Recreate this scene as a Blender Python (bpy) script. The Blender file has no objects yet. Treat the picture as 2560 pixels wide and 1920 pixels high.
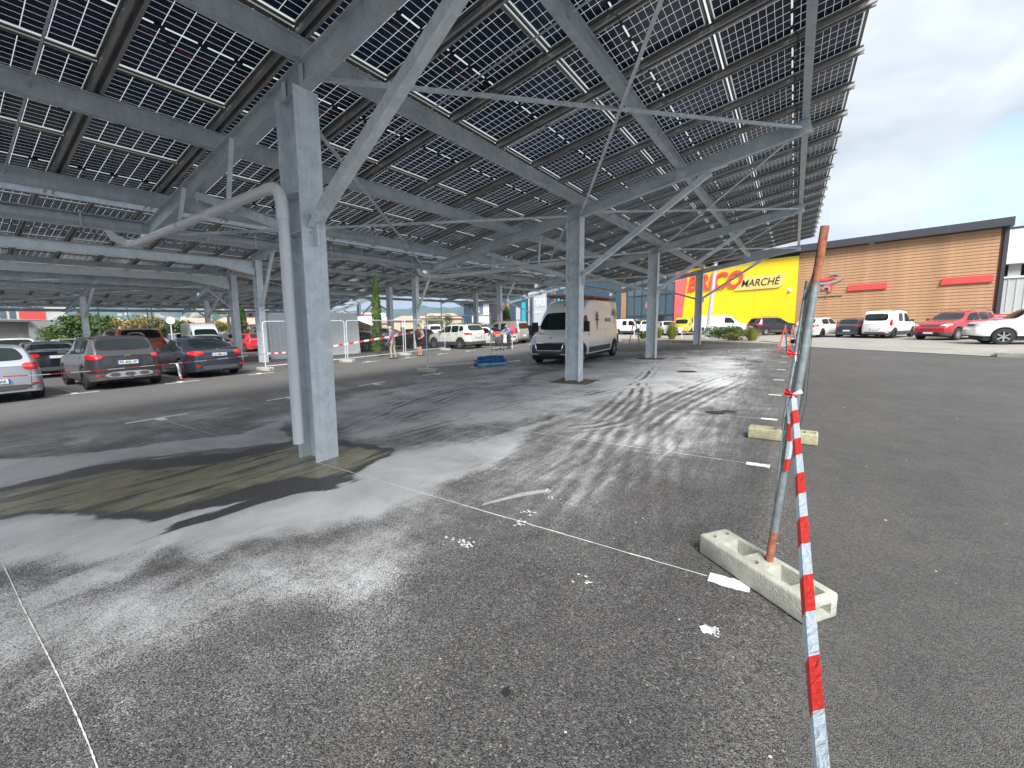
import bpy, math, random
import numpy as np
from mathutils import Vector, Matrix
from mathutils.bvhtree import BVHTree
random.seed(7); np.random.seed(7)
R=math.radians
S=bpy.context.scene
COL=S.collection
# ---------------------------------------------------------------- ground slope
SX,SY=-0.0015285,0.0356175
def gz(x,y):
    yy=max(-30.0,min(y,62.0)); xx=max(-80.0,min(x,40.0))
    return SX*xx+SY*yy
# ---------------------------------------------------------------- camera
FPX,YAW,PITCH,ROLL,CH=1033.253,-0.595278,-0.114944,-0.008319,1.64533
_F=Vector((math.sin(YAW)*math.cos(PITCH),math.cos(YAW)*math.cos(PITCH),math.sin(PITCH)))
_r=Vector((math.cos(YAW),-math.sin(YAW),0)); _u=_r.cross(_F)
_R=_r*math.cos(ROLL)+_u*math.sin(ROLL); _U=-_r*math.sin(ROLL)+_u*math.cos(ROLL)
cam=bpy.data.cameras.new('camera'); camo=bpy.data.objects.new('camera',cam); COL.objects.link(camo)
cam.sensor_width=36; cam.lens=FPX/2560*36; cam.clip_start=.05; cam.clip_end=12000
camo.matrix_world=Matrix(((_R.x,_U.x,-_F.x,0),(_R.y,_U.y,-_F.y,0),(_R.z,_U.z,-_F.z,CH),(0,0,0,1)))
S.camera=camo
# ---------------------------------------------------------------- world
W=bpy.data.worlds.new('World'); S.world=W; W.use_nodes=True
nt=W.node_tree; nt.nodes.clear()
def N(nt,t,**k):
    n=nt.nodes.new(t)
    for a,b in k.items():
        if a in n.inputs: n.inputs[a].default_value=b
        else: setattr(n,a,b)
    return n
SUN_EL,SUN_AZ=R(42),R(142)      # azimuth clockwise from +Y
sky=N(nt,'ShaderNodeTexSky',sky_type='NISHITA',sun_disc=False,sun_elevation=SUN_EL,sun_rotation=SUN_AZ,air_density=1.0,dust_density=1.5)
tc=N(nt,'ShaderNodeTexCoord')
mp=N(nt,'ShaderNodeMapping'); mp.inputs['Scale'].default_value=(1.0,1.0,2.2); mp.inputs['Location'].default_value=(.35,.1,.2)
n1=N(nt,'ShaderNodeTexNoise',Scale=1.7,Detail=7.0,Roughness=.52,Distortion=.25)
n2=N(nt,'ShaderNodeTexNoise',Scale=3.1,Detail=9.0,Roughness=.55,Distortion=.5)
L=nt.links.new
L(tc.outputs['Generated'],mp.inputs['Vector']); L(mp.outputs[0],n1.inputs['Vector']); L(mp.outputs[0],n2.inputs['Vector'])
rc=N(nt,'ShaderNodeValToRGB'); rc.color_ramp.elements[0].position=.30; rc.color_ramp.elements[0].color=(1.06,1.12,1.20,1)
rc.color_ramp.elements[1].position=.70; rc.color_ramp.elements[1].color=(1.85,1.90,1.96,1)
L(n2.outputs['Fac'],rc.inputs['Fac'])
rm=N(nt,'ShaderNodeMapRange'); rm.inputs['From Min'].default_value=.70; rm.inputs['From Max'].default_value=.86
L(n1.outputs['Fac'],rm.inputs['Value'])
# the one gap of blue low over the store
gapn=N(nt,'ShaderNodeVectorMath',operation='DISTANCE'); gapn.inputs[1].default_value=(.220,.955,.198)
nz=N(nt,'ShaderNodeVectorMath',operation='NORMALIZE'); L(tc.outputs['Generated'],nz.inputs[0])
L(nz.outputs[0],gapn.inputs[0])
gadd=N(nt,'ShaderNodeMath',operation='MULTIPLY_ADD'); gadd.inputs[1].default_value=.22; L(n2.outputs['Fac'],gadd.inputs[0]); L(gapn.outputs['Value'],gadd.inputs[2])
gr=N(nt,'ShaderNodeMapRange'); gr.inputs['From Min'].default_value=.13; gr.inputs['From Max'].default_value=.20; gr.inputs['To Min'].default_value=.8; gr.inputs['To Max'].default_value=0
L(gadd.outputs[0],gr.inputs['Value'])
mxx=N(nt,'ShaderNodeMath',operation='MAXIMUM'); L(rm.outputs[0],mxx.inputs[0]); L(gr.outputs[0],mxx.inputs[1])
skm=N(nt,'ShaderNodeMix',data_type='RGBA',blend_type='MULTIPLY'); skm.inputs[0].default_value=1; skm.inputs[7].default_value=(.60,.80,.84,1)
L(sky.outputs[0],skm.inputs[6])
mx=N(nt,'ShaderNodeMix',data_type='RGBA'); L(mxx.outputs[0],mx.inputs[0]); L(rc.outputs[0],mx.inputs[6]); L(skm.outputs[2],mx.inputs[7])
bg=N(nt,'ShaderNodeBackground',Strength=.12); L(mx.outputs[2],bg.inputs['Color'])
wo=N(nt,'ShaderNodeOutputWorld'); L(bg.outputs[0],wo.inputs['Surface'])
# ---------------------------------------------------------------- sun through thin cloud
sun=bpy.data.lights.new('sun','SUN'); sun.energy=1.3; sun.angle=R(25); sun.color=(1,.98,.95)
suno=bpy.data.objects.new('sun',sun); COL.objects.link(suno)
sd=Vector((math.sin(SUN_AZ)*math.cos(SUN_EL),math.cos(SUN_AZ)*math.cos(SUN_EL),math.sin(SUN_EL)))
suno.rotation_euler=sd.to_track_quat('Z','Y').to_euler(); suno.location=(20,-10,40)
S.view_settings.view_transform='Standard'; S.view_settings.look='None'
S.view_settings.exposure=2.5; S.view_settings.gamma=1; S.view_settings.use_curve_mapping=False
S.render.engine='CYCLES'
S.cycles.max_bounces=8; S.cycles.transparent_max_bounces=12; S.cycles.diffuse_bounces=4
S.cycles.use_denoising=True
# ---------------------------------------------------------------- helpers
def tag(o,label=None,cat=None,group=None,kind=None):
    if label: o['label']=label
    if cat: o['category']=cat
    if group: o['group']=group
    if kind: o['kind']=kind
    return o
def ray(x,y): return _F+_R*((x-1280)/FPX)-_U*((y-960)/FPX)
def at(x,y,h=0.):
    """point of the place seen at photo pixel (x,y) at height h over the sloping lot"""
    d=ray(x,y); t=(h-CH)/(d.z-SX*d.x-SY*d.y); return (t*d.x,t*d.y)
def empty(name,loc=(0,0,0),rz=0,slope=False,parent=None):
    o=bpy.data.objects.new(name,None); COL.objects.link(o); o.empty_display_size=.2
    if slope:
        m=Matrix(((1,0,-SX),(0,1,-SY),(SX,SY,1)))
        e=(m.normalized() @ Matrix.Rotation(rz,3,'Z')).to_euler()
        o.rotation_euler=e
    else: o.rotation_euler=(0,0,rz)
    o.location=loc
    if parent: o.parent=parent
    return o
def link(name,me,parent=None,mat=None):
    o=bpy.data.objects.new(name,me); COL.objects.link(o)
    if parent: o.parent=parent
    if mat:
        if not me.materials: me.materials.append(None)
        o.material_slots[0].link='OBJECT'; o.material_slots[0].material=mat
    return o
class MB:
    def __init__(s,f=None): s.v=[];s.f=[];s.mi=[];s.fn=f;s.m=0
    def add(s,vs,fs):
        b=len(s.v)
        s.v+=[tuple(s.fn(*p)) if s.fn else tuple(p) for p in vs]
        s.f+=[tuple(b+i for i in f) for f in fs]; s.mi+=[s.m]*len(fs)
    def hexa(s,p):  # p: 8 pts, bottom 4 ccw then top 4
        s.add(p,[(3,2,1,0),(4,5,6,7),(0,1,5,4),(1,2,6,5),(2,3,7,6),(3,0,4,7)])
    def box(s,x0,x1,y0,y1,z0,z1):
        s.hexa([(x0,y0,z0),(x1,y0,z0),(x1,y1,z0),(x0,y1,z0),(x0,y0,z1),(x1,y0,z1),(x1,y1,z1),(x0,y1,z1)])
    def bar(s,a,b,w,h,up=(0,0,1)):   # box beam from a to b
        a=Vector(a);b=Vector(b);d=(b-a).normalized();up=Vector(up)
        sd=d.cross(up)
        if sd.length<1e-4: sd=d.cross(Vector((1,0,0)))
        sd.normalize(); u=sd.cross(d).normalized(); sd*=w/2; u*=h/2
        s.hexa([a-sd-u,a+sd-u,b+sd-u,b-sd-u,a-sd+u,a+sd+u,b+sd+u,b-sd+u])
    def tube(s,pts,r,n=8,cap=True,rs=None):
        pts=[Vector(p) for p in pts]; rings=[]; pu=None
        for i,p in enumerate(pts):
            if i==0: d=pts[1]-p
            elif i==len(pts)-1: d=p-pts[i-1]
            else: d=(pts[i+1]-p).normalized()+(p-pts[i-1]).normalized()
            d.normalize()
            if pu is None:
                pu=d.cross(Vector((0,0,1)))
                if pu.length<1e-3: pu=d.cross(Vector((1,0,0)))
            pu=(pu-d*pu.dot(d)).normalized(); w=d.cross(pu)
            rr=rs[i] if rs else r
            rings.append([p+(pu*math.cos(2*math.pi*k/n)+w*math.sin(2*math.pi*k/n))*rr for k in range(n)])
        vs=[q for ring in rings for q in ring]; fs=[]
        for i in range(len(pts)-1):
            for k in range(n): fs.append((i*n+k,i*n+(k+1)%n,(i+1)*n+(k+1)%n,(i+1)*n+k))
        if cap: fs.append(tuple(range(n))[::-1]); fs.append(tuple((len(pts)-1)*n+k for k in range(n)))
        s.add(vs,fs)
    def ibeam(s,a,b,w,h,tf=.012,tw=.008,up=(0,0,1)):
        a=Vector(a);b=Vector(b);d=(b-a).normalized();up=Vector(up);sd=d.cross(up).normalized();u=sd.cross(d).normalized()
        o=u*(h/2-tf/2)
        s.bar(a+o,b+o,w,tf,up); s.bar(a-o,b-o,w,tf,up); s.bar(a,b,tw,h-2*tf+.0005,up)
    def build(s,name,mats,parent=None,smooth=False):
        me=s.mesh(name,mats,smooth)
        o=bpy.data.objects.new(name,me); COL.objects.link(o)
        if parent: o.parent=parent
        return o
    def mesh(s,name,mats,smooth=False):
        me=bpy.data.meshes.new(name); me.from_pydata(s.v,[],s.f)
        if not isinstance(mats,(list,tuple)): mats=[mats]
        for m in mats: me.materials.append(m)
        me.polygons.foreach_set('material_index',s.mi)
        if smooth:
            me.polygons.foreach_set('use_smooth',[True]*len(s.f))
            try: me.set_sharp_from_angle(angle=R(38))
            except Exception: pass
        me.update(); return me
def sl(x,y,z): return (x,y,z+gz(x,y))
def mat(name,col,rough=.6,metal=0.,coat=0.,spec=.5,noise=0.,nscale=8.,bump=0.,bscale=60.,emit=None,alpha=None):
    m=bpy.data.materials.new(name); m.use_nodes=True; t=m.node_tree; b=t.nodes['Principled BSDF']
    b.inputs['Base Color'].default_value=(*col,1); b.inputs['Roughness'].default_value=rough; b.inputs['Metallic'].default_value=metal
    b.inputs['Coat Weight'].default_value=coat; b.inputs['Coat Roughness'].default_value=.08; b.inputs['Specular IOR Level'].default_value=spec
    if noise or bump:
        tc=N(t,'ShaderNodeTexCoord')
    if noise:
        n=N(t,'ShaderNodeTexNoise',Scale=nscale,Detail=6.0,Roughness=.6); t.links.new(tc.outputs['Object'],n.inputs['Vector'])
        r=N(t,'ShaderNodeValToRGB'); r.color_ramp.elements[0].position=.3; r.color_ramp.elements[1].position=.7
        r.color_ramp.elements[0].color=(*[c*(1-noise) for c in col],1); r.color_ramp.elements[1].color=(*[min(1,c*(1+noise)) for c in col],1)
        t.links.new(n.outputs['Fac'],r.inputs['Fac']); t.links.new(r.outputs[0],b.inputs['Base Color'])
        r2=N(t,'ShaderNodeMapRange'); r2.inputs['To Min'].default_value=max(0,rough-.08); r2.inputs['To Max'].default_value=min(1,rough+.1)
        t.links.new(n.outputs['Fac'],r2.inputs['Value']); t.links.new(r2.outputs[0],b.inputs['Roughness'])
    if bump:
        n=N(t,'ShaderNodeTexNoise',Scale=bscale,Detail=5.0); t.links.new(tc.outputs['Object'],n.inputs['Vector'])
        bp=N(t,'ShaderNodeBump',Strength=bump,Distance=.01); t.links.new(n.outputs['Fac'],bp.inputs['Height']); t.links.new(bp.outputs[0],b.inputs['Normal'])
    if emit: b.inputs['Emission Color'].default_value=(*emit,1); b.inputs['Emission Strength'].default_value=1
    return m
M={}
def galv(name,a,b,sc=5.):
    m=bpy.data.materials.new(name); m.use_nodes=True; t=m.node_tree; p=t.nodes['Principled BSDF']
    tc=N(t,'ShaderNodeTexCoord'); n=N(t,'ShaderNodeTexNoise',Scale=sc,Detail=8.0,Roughness=.65,Distortion=.6)
    v=N(t,'ShaderNodeTexVoronoi',Scale=55.0); t.links.new(tc.outputs['Object'],n.inputs['Vector']); t.links.new(tc.outputs['Object'],v.inputs['Vector'])
    mpp=N(t,'ShaderNodeMapping'); mpp.inputs['Scale'].default_value=(14,14,.6); n2=N(t,'ShaderNodeTexNoise',Scale=1.5,Detail=5.0)
    t.links.new(tc.outputs['Object'],mpp.inputs[0]); t.links.new(mpp.outputs[0],n2.inputs['Vector'])
    ad=N(t,'ShaderNodeMath',operation='MULTIPLY_ADD'); ad.inputs[1].default_value=.12; t.links.new(v.outputs['Color'],ad.inputs[0]); t.links.new(n.outputs['Fac'],ad.inputs[2])
    ad2=N(t,'ShaderNodeMath',operation='MULTIPLY_ADD'); ad2.inputs[1].default_value=.35; t.links.new(n2.outputs['Fac'],ad2.inputs[0]); t.links.new(ad.outputs[0],ad2.inputs[2])
    r=N(t,'ShaderNodeValToRGB'); r.color_ramp.elements[0].position=.5; r.color_ramp.elements[1].position=.95
    r.color_ramp.elements[0].color=(*a,1); r.color_ramp.elements[1].color=(*b,1); t.links.new(ad2.outputs[0],r.inputs[0]); t.links.new(r.outputs[0],p.inputs['Base Color'])
    r2=N(t,'ShaderNodeMapRange'); r2.inputs['To Min'].default_value=.38; r2.inputs['To Max'].default_value=.62; t.links.new(n.outputs['Fac'],r2.inputs[0]); t.links.new(r2.outputs[0],p.inputs['Roughness'])
    p.inputs['Metallic'].default_value=.12
    bp=N(t,'ShaderNodeBump',Strength=.12,Distance=.004); t.links.new(v.outputs['Distance'],bp.inputs['Height']); t.links.new(bp.outputs[0],p.inputs['Normal'])
    return m
M['galv']=galv('galvanised_steel',(.48,.53,.57),(.76,.80,.83))
M['galvd']=galv('weathered_galvanised_steel',(.38,.43,.47),(.60,.65,.68),3.)
M['alu']=mat('mill_aluminium_rail',(.36,.36,.36),.42,.5,noise=.15,nscale=3.)
M['galvn']=galv('new_bright_galvanised_steel',(.55,.60,.62),(.78,.82,.83),3.)
M['frame']=mat('panel_frame',(.21,.21,.195),.4,.4)
M['blackplastic']=mat('black_plastic',(.015,.015,.017),.5,noise=.2)
M['pvc']=mat('grey_pvc',(.72,.72,.74),.32,noise=.05,nscale=3.)
M['pvcc']=mat('grey_pvc_collar',(.74,.74,.76),.3)
M['redwire']=mat('red_cable',(.35,.02,.02),.5)
M['concrete']=mat('cast_concrete',(.42,.42,.36),.85,noise=.22,nscale=9.,bump=.6,bscale=70.)
M['lineno']=mat('road_paint',(.74,.74,.72),.7,noise=.15,nscale=14.,bump=.5,bscale=120.)
M['rust']=mat('rust',(.30,.10,.05),.8,noise=.35,nscale=20.)
M['white']=mat('white_sheet',(.74,.75,.74),.45,noise=.05,nscale=2.)
M['yellow']=mat('yellow_cladding',(.86,.60,.01),.42,noise=.03,nscale=.6)
M['red']=mat('red_cladding',(.75,.07,.06),.45)
M['redpale']=mat('salmon_red_cladding',(.80,.13,.12),.45)
M['wood']=mat('orange_brown_slat',(.42,.235,.12),.6,noise=.18,nscale=1.2)
M['darkmetal']=mat('anthracite_metal',(.045,.045,.055),.5)
M['black']=mat('matte_black',(.012,.012,.013),.7)
M['beige']=mat('pale_yellow_plate',(.72,.55,.16),.5)
M['tyre']=mat('tyre_rubber',(.022,.022,.023),.82,bump=.3,bscale=90.)
M['rim']=mat('alloy_rim',(.50,.51,.53),.3,.85)
M['rimd']=mat('dark_alloy_rim',(.05,.05,.055),.35,.6)
M['glass']=mat('car_glass',(.008,.016,.017),.05,spec=.5)
M['lens']=mat('clear_headlight',(.55,.58,.62),.08,coat=1.)
M['tail']=mat('red_tail_lamp',(.50,.012,.015),.12,coat=1.)
M['plate']=mat('white_plate',(.72,.73,.74),.4)
M['blue']=mat('plate_blue',(.02,.08,.5),.4)
M['chrome']=mat('chrome',(.75,.76,.78),.12,1.)
M['trim']=mat('grey_trim',(.07,.07,.075),.55)
M['gap']=mat('panel_gap',(.006,.006,.007),.8)
def paint(name,c,metal=.0,r=.32): M[name]=mat(name,c,r,metal,coat=1.,noise=.03,nscale=3.); return M[name]
for nme,c,mt in (('silver_paint',(.50,.52,.56),.5),('bronze_paint',(.055,.050,.052),.45),('slate_paint',(.038,.048,.068),.5),('black_paint',(.010,.010,.013),.2),
  ('white_paint',(.80,.80,.80),0),('offwhite_paint',(.66,.66,.60),.1),('red_paint',(.52,.02,.03),.25),('plum_paint',(.020,.010,.022),.3),('grey_paint',(.06,.065,.075),.4),
  ('yellow_paint',(.80,.50,.02),0),('orange_paint',(.45,.10,.05),.2),('blue_paint',(.07,.12,.20),.4),('champagne_paint',(.40,.40,.38),.5),('bright_red_paint',(.62,.03,.04),0)): paint(nme,c,mt)
# ---------------------------------------------------------------- ground sheet
def axis(lo,hi,fine0,fine1,fs,grow=1.25,mx=60):
    a=list(np.arange(fine0,fine1+1e-6,fs)); s=fs
    x=fine1
    while x<hi: s=min(s*grow,mx); x+=s; a.append(min(x,hi))
    s=fs; x=fine0
    while x>lo: s=min(s*grow,mx); x-=s; a.insert(0,max(x,lo))
    return np.array(sorted(set(np.round(a,4))))
gxs=axis(-3000,3000,-10.2,.9,.042,grow=1.09,mx=200); gys=axis(-3000,6000,.3,21,.06,grow=1.09,mx=200)
GX,GY=np.meshgrid(gxs,gys,indexing='xy')
GZ=SX*np.clip(GX,-80,40)+SY*np.clip(GY,-30,62)
def wobble(x,y,k,a):
    return (a*(np.sin(x*k+1.3*np.sin(y*k*.7))+.6*np.sin(y*k*1.7+x*k*.9+2)+.4*np.sin(x*k*3.1-y*k*2.3)),
            a*(np.sin(y*k*1.1+1.1*np.sin(x*k*.8+1))+.6*np.sin(x*k*1.9-y*k*.6)+.4*np.sin(x*k*2.7+y*k*3.3)))
w1=wobble(GX,GY,1.9,.10); w2=wobble(GX,GY,7.3,.035)
PX=GX+w1[0]+w2[0]; PY=GY+w1[1]+w2[1]
def sdpoly(px_pts):
    """signed distance (positive inside) of every ground vertex to a ground polygon"""
    P=[at(*q) for q in px_pts]; n=len(P)
    ins=np.zeros(PX.shape,bool); dist=np.full(PX.shape,1e9)
    for i in range(n):
        (x0,y0),(x1,y1)=P[i],P[(i+1)%n]
        c=((y0>PY)!=(y1>PY)); xx=(x1-x0)*(PY-y0)/((y1-y0) if abs(y1-y0)>1e-9 else 1e-9)+x0
        ins^=(c&(PX<xx))
        dx,dy=x1-x0,y1-y0; t=np.clip(((PX-x0)*dx+(PY-y0)*dy)/(dx*dx+dy*dy+1e-12),0,1)
        dist=np.minimum(dist,np.hypot(PX-x0-t*dx,PY-y0-t*dy))
    return np.where(ins,dist,-dist)
def sm(d,s): t=np.clip(.5+d/(2*s),0,1); return t*t*(3-2*t)
dust=np.zeros(PX.shape)
for pts,st,so in (
 ([(-200,1350),(0,1290),(330,1265),(480,1240),(700,1200),(840,1150),(1000,1120),(1200,1090),(1330,1060),(1480,1010),(1300,1130),(1120,1230),(900,1330),(700,1400),(500,1420),(300,1400),(0,1400),(-200,1420)],.72,.45),
 ([(-200,1310),(0,1300),(330,1275),(400,1330),(560,1300),(850,1200),(1050,1130),(1180,1100),(1000,1210),(800,1270),(500,1350),(100,1370)],.95,.18),
 ([(-300,1175),(0,1150),(300,1120),(600,1080),(720,1050),(720,1110),(500,1130),(250,1160),(0,1215),(-300,1240)],.8,.10),
 ([(820,1100),(860,1010),(1050,985),(1300,960),(1500,940),(1560,1000),(1400,1050),(1150,1080),(960,1110)],.64,.8),
 ([(1250,1000),(1300,955),(1500,900),(1650,888),(1850,890),(1900,930),(1880,960),(1700,990),(1500,1020)],.60,.8),
 ([(1300,960),(1350,930),(1500,915),(1700,900),(1760,930),(1600,975),(1400,985)],.76,.5),
 ([(600,1060),(870,985),(1200,935),(1330,920),(1330,960),(1000,1040),(850,1075)],.60,.6),
 ([(-200,1100),(900,950),(1500,880),(1960,868),(1925,1150),(1500,1300),(1100,1450),(700,1560),(-200,1700)],.40,1.3),
 ([(-50,1520),(200,1420),(420,1330),(450,1365),(250,1470),(-50,1610)],.50,.07),
 ([(-300,1380),(300,1390),(700,1350),(1100,1230),(1250,1300),(1000,1500),(600,1700),(200,1800),(-300,1900)],.50,.9)):
    dust=np.maximum(dust,st*sm(sdpoly(pts),so))
mud=sdpoly([(-300,1285),(0,1228),(200,1188),(450,1163),(650,1138),(750,1112),(870,1108),(985,1125),(900,1160),(880,1178),(790,1196),(640,1215),(450,1255),(250,1282),(0,1300),(-300,1340)])
wet=np.maximum(sdpoly([(-300,1262),(0,1212),(200,1172),(450,1150),(650,1122),(750,1098),(880,1098),(990,1122),(900,1170),(880,1190),(840,1200),(800,1215),(620,1242),(420,1275),(210,1285),(0,1312),(-300,1350)]),
   sdpoly([(385,1332),(420,1298),(560,1262),(640,1235),(760,1200),(800,1185),(840,1180),(885,1178),(830,1215),(700,1245),(560,1290),(470,1318)]))
track=np.zeros(PX.shape)
def sweep(px_pts,w,amp,pair=0.):
    global track
    P=[at(*q) for q in px_pts]
    P=[np.array(p) for p in P]; Q=[]
    for i in range(len(P)-1):
        a0=P[max(i-1,0)];a=P[i];b=P[i+1];b1=P[min(i+2,len(P)-1)]
        for t in np.linspace(0,1,9)[:-1]: Q.append(.5*(2*a+(b-a0)*t+(2*a0-5*a+4*b-b1)*t*t+(-a0+3*a-3*b+b1)*t**3))
    Q.append(P[-1]); d=np.full(PX.shape,1e9); al=np.zeros(PX.shape); GX_=GX+w2[0]*.3; GY_=GY+w2[1]*.3
    for i in range(len(Q)-1):
        (x0,y0),(x1,y1)=Q[i],Q[i+1]; dx,dy=x1-x0,y1-y0; t=np.clip(((GX_-x0)*dx+(GY_-y0)*dy)/(dx*dx+dy*dy+1e-12),0,1); dd=np.hypot(GX_-x0-t*dx,GY_-y0-t*dy)
        m=dd<d; d=np.where(m,dd,d); al=np.where(m,(i+t)/(len(Q)-1),al)
    fade=np.clip(np.minimum(al,1-al)*5,0,1)
    g=np.zeros(PX.shape)
    for o_,k_ in ((0,1.),(.095,.75),(.185,.85),(.28,.45)): g+=k_*np.exp(-((d-o_)/.036)**2)*(1 if amp>0 else -1)
    g=np.exp(-(d/.05)**2)-.7*np.exp(-((d-.11)/.042)**2)+.6*np.exp(-((d-.20)/.04)**2)-.4*np.exp(-((d-.29)/.04)**2)
    if amp<0: g=-g
    k_=(.38 if amp>0 else .5)*(.42 if px_pts[0][1]>1250 else 1)
    track+=abs(amp)*k_*g*fade
for pts,w,amp in (([(1250,1370),(1400,1185),(1560,1030)],.13,.8),([(1330,1350),(1460,1185),(1600,1030)],.12,-.8),([(1385,1350),(1520,1175),(1640,1020)],.12,.7),([(1450,1340),(1570,1180),(1680,1010)],.10,-.6),([(1640,1310),(1700,1150),(1745,1020)],.12,.6),([(1720,1310),(1750,1150),(1778,1030)],.10,-.5),
  ([(-100,1125),(300,1075),(700,1010)],.10,.7),([(-100,1100),(400,1030),(700,985)],.09,.6),([(-100,1205),(120,1178),(400,1137),(700,1085)],.07,1.0),([(860,1008),(1100,955),(1300,915)],.12,-1.0),([(860,1040),(1150,975),(1330,940)],.11,-.9),([(860,985),(1150,937),(1330,905)],.12,-.8),([(860,1022),(1120,965),(1310,928)],.08,.9),([(900,1075),(1180,1000),(1400,950),(1550,925)],.12,-.9),([(950,1100),(1250,1020),(1500,960)],.10,-.7),
  ([(1330,1010),(1480,985),(1590,955),(1620,925),(1560,905),(1470,912)],.11,-1.3),([(1490,1060),(1560,1000),(1610,945),(1650,900)],.11,-1.2),([(1400,1075),(1545,1055),(1600,1000),(1590,955),(1520,935)],.11,-1.1),([(1520,1080),(1640,1010),(1750,960),(1850,930)],.12,-1.0),([(1600,1090),(1720,1010),(1850,950)],.12,-.9),([(1480,930),(1600,915),(1720,930),(1850,925)],.10,-.9),([(1700,905),(1780,925),(1900,915)],.10,-.7)):
    sweep(pts,w,amp)
rs_=np.random.RandomState(5)
for i in range(13):
    x0=860+rs_.uniform(-20,60); y0=rs_.uniform(985,1100); x1=rs_.uniform(1300,1560); sweep([(x0,y0),((x0+x1)/2,y0-(y0-915)*.62),(x1,rs_.uniform(905,950))],.1,rs_.choice([-.7,.8]))
for i in range(7):
    x0=1230+i*75+rs_.uniform(-20,20); sweep([(x0,1360),((x0*.6+1620*.4),1190),(x0*.3+1640*.7,1030)],.1,rs_.choice([-.6,.8]))
nx,ny=len(gxs),len(gys)
idx=np.arange(nx*ny).reshape(ny,nx)
faces=np.stack([idx[:-1,:-1],idx[:-1,1:],idx[1:,1:],idx[1:,:-1]],-1).reshape(-1,4)
gm=bpy.data.meshes.new('ground'); gm.vertices.add(nx*ny); gm.vertices.foreach_set('co',np.stack([GX,GY,GZ],-1).reshape(-1).astype('f'))
gm.loops.add(faces.size); gm.loops.foreach_set('vertex_index',faces.reshape(-1).astype('i'))
gm.polygons.add(len(faces)); gm.polygons.foreach_set('loop_start',(np.arange(len(faces))*4).astype('i')); gm.update(calc_edges=True)
for nme,a in (('track',track),('dust',dust),('mud',np.clip(mud,-1,1)),('wet',np.clip(wet,-1,1))):
    at_=gm.attributes.new(nme,'FLOAT','POINT'); at_.data.foreach_set('value',a.reshape(-1).astype('f'))
def asphalt():
    m=bpy.data.materials.new('asphalt'); m.use_nodes=True; t=m.node_tree; p=t.nodes['Principled BSDF']; l=t.links.new
    g=N(t,'ShaderNodeNewGeometry'); P=g.outputs['Position']
    def math_(op,a,b=None,c=None,clamp=False):
        n=N(t,'ShaderNodeMath',operation=op); n.use_clamp=clamp
        for i,q in enumerate((a,b,c)):
            if q is None: continue
            if isinstance(q,(int,float)): n.inputs[i].default_value=q
            else: l(q,n.inputs[i])
        return n.outputs[0]
    def ramp(x,a,b,c0,c1):
        r=N(t,'ShaderNodeValToRGB'); e=r.color_ramp.elements; e[0].position=a;e[1].position=b;e[0].color=(*c0,1);e[1].color=(*c1,1); l(x,r.inputs[0]); return r.outputs[0]
    def mixc(f,a,b):
        n=N(t,'ShaderNodeMix',data_type='RGBA')
        for i,q in ((0,f),(6,a),(7,b)):
            if isinstance(q,(int,float)): n.inputs[i].default_value=q
            elif isinstance(q,tuple): n.inputs[i].default_value=(*q,1)
            else: l(q,n.inputs[i])
        return n.outputs[2]
    def attr(n): a=N(t,'ShaderNodeAttribute'); a.attribute_name=n; return a.outputs['Fac']
    def noise(sc,det=4,rough=.55,vec=P,dist=0): n=N(t,'ShaderNodeTexNoise',Scale=sc,Detail=float(det),Roughness=rough,Distortion=float(dist)); l(vec,n.inputs['Vector']); return n.outputs['Fac']
    sep=N(t,'ShaderNodeSeparateXYZ'); l(P,sep.inputs[0])
    vo=N(t,'ShaderNodeTexVoronoi',Scale=185.0); l(P,vo.inputs['Vector'])
    vo2=N(t,'ShaderNodeTexVoronoi',Scale=120.0); l(P,vo2.inputs['Vector'])
    sc=N(t,'ShaderNodeSeparateColor'); l(vo.outputs['Color'],sc.inputs[0])
    sc2=N(t,'ShaderNodeSeparateColor'); l(vo2.outputs['Color'],sc2.inputs[0])
    stone=math_('MULTIPLY_ADD',sc2.outputs[0],.45,math_('MULTIPLY',sc.outputs[0],.55))
    big=noise(.35,5,.6); mid=noise(3.2,6,.6); fine=noise(38,3,.7)
    # aggregate colour
    base=ramp(stone,.25,.95,(.042,.041,.040),(.205,.198,.192))
    pit=math_('LESS_THAN',sc.outputs[1],.12)
    base=mixc(math_('MULTIPLY',pit,.8),base,(.012,.012,.012))
    bright=math_('GREATER_THAN',sc2.outputs[1],.985)
    base=mixc(math_('MULTIPLY',bright,.8),base,(.30,.29,.27))
    tint=ramp(math_('MULTIPLY_ADD',mid,.5,math_('MULTIPLY',big,.5)),.38,.62,(.80,.79,.79),(1.15,1.12,1.10))
    mm=N(t,'ShaderNodeMix',data_type='RGBA',blend_type='MULTIPLY'); mm.inputs[0].default_value=1; l(base,mm.inputs[6]); l(tint,mm.inputs[7]); base=mm.outputs[2]
    # newer, smoother asphalt strip on the right (x > 0.12)
    edge=math_('MULTIPLY_ADD',fine,.05,math_('MULTIPLY_ADD',mid,.10,sep.outputs['X']))
    new=N(t,'ShaderNodeMapRange'); new.inputs['From Min'].default_value=.13; new.inputs['From Max'].default_value=.17; l(edge,new.inputs[0])
    nb=ramp(stone,.15,.95,(.050,.049,.048),(.165,.160,.152))
    mm2=N(t,'ShaderNodeMix',data_type='RGBA',blend_type='MULTIPLY'); mm2.inputs[0].default_value=1; l(nb,mm2.inputs[6]); l(tint,mm2.inputs[7])
    base=mixc(new.outputs[0],base,mm2.outputs[2])
    # pale crumbs beside the seam
    sd_=math_('ABSOLUTE',math_('ADD',edge,.02)); seam=math_('MULTIPLY',math_('SUBTRACT',1,math_('MULTIPLY',sd_,4,clamp=True)),math_('GREATER_THAN',noise(60,3,.8),.55))
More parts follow.
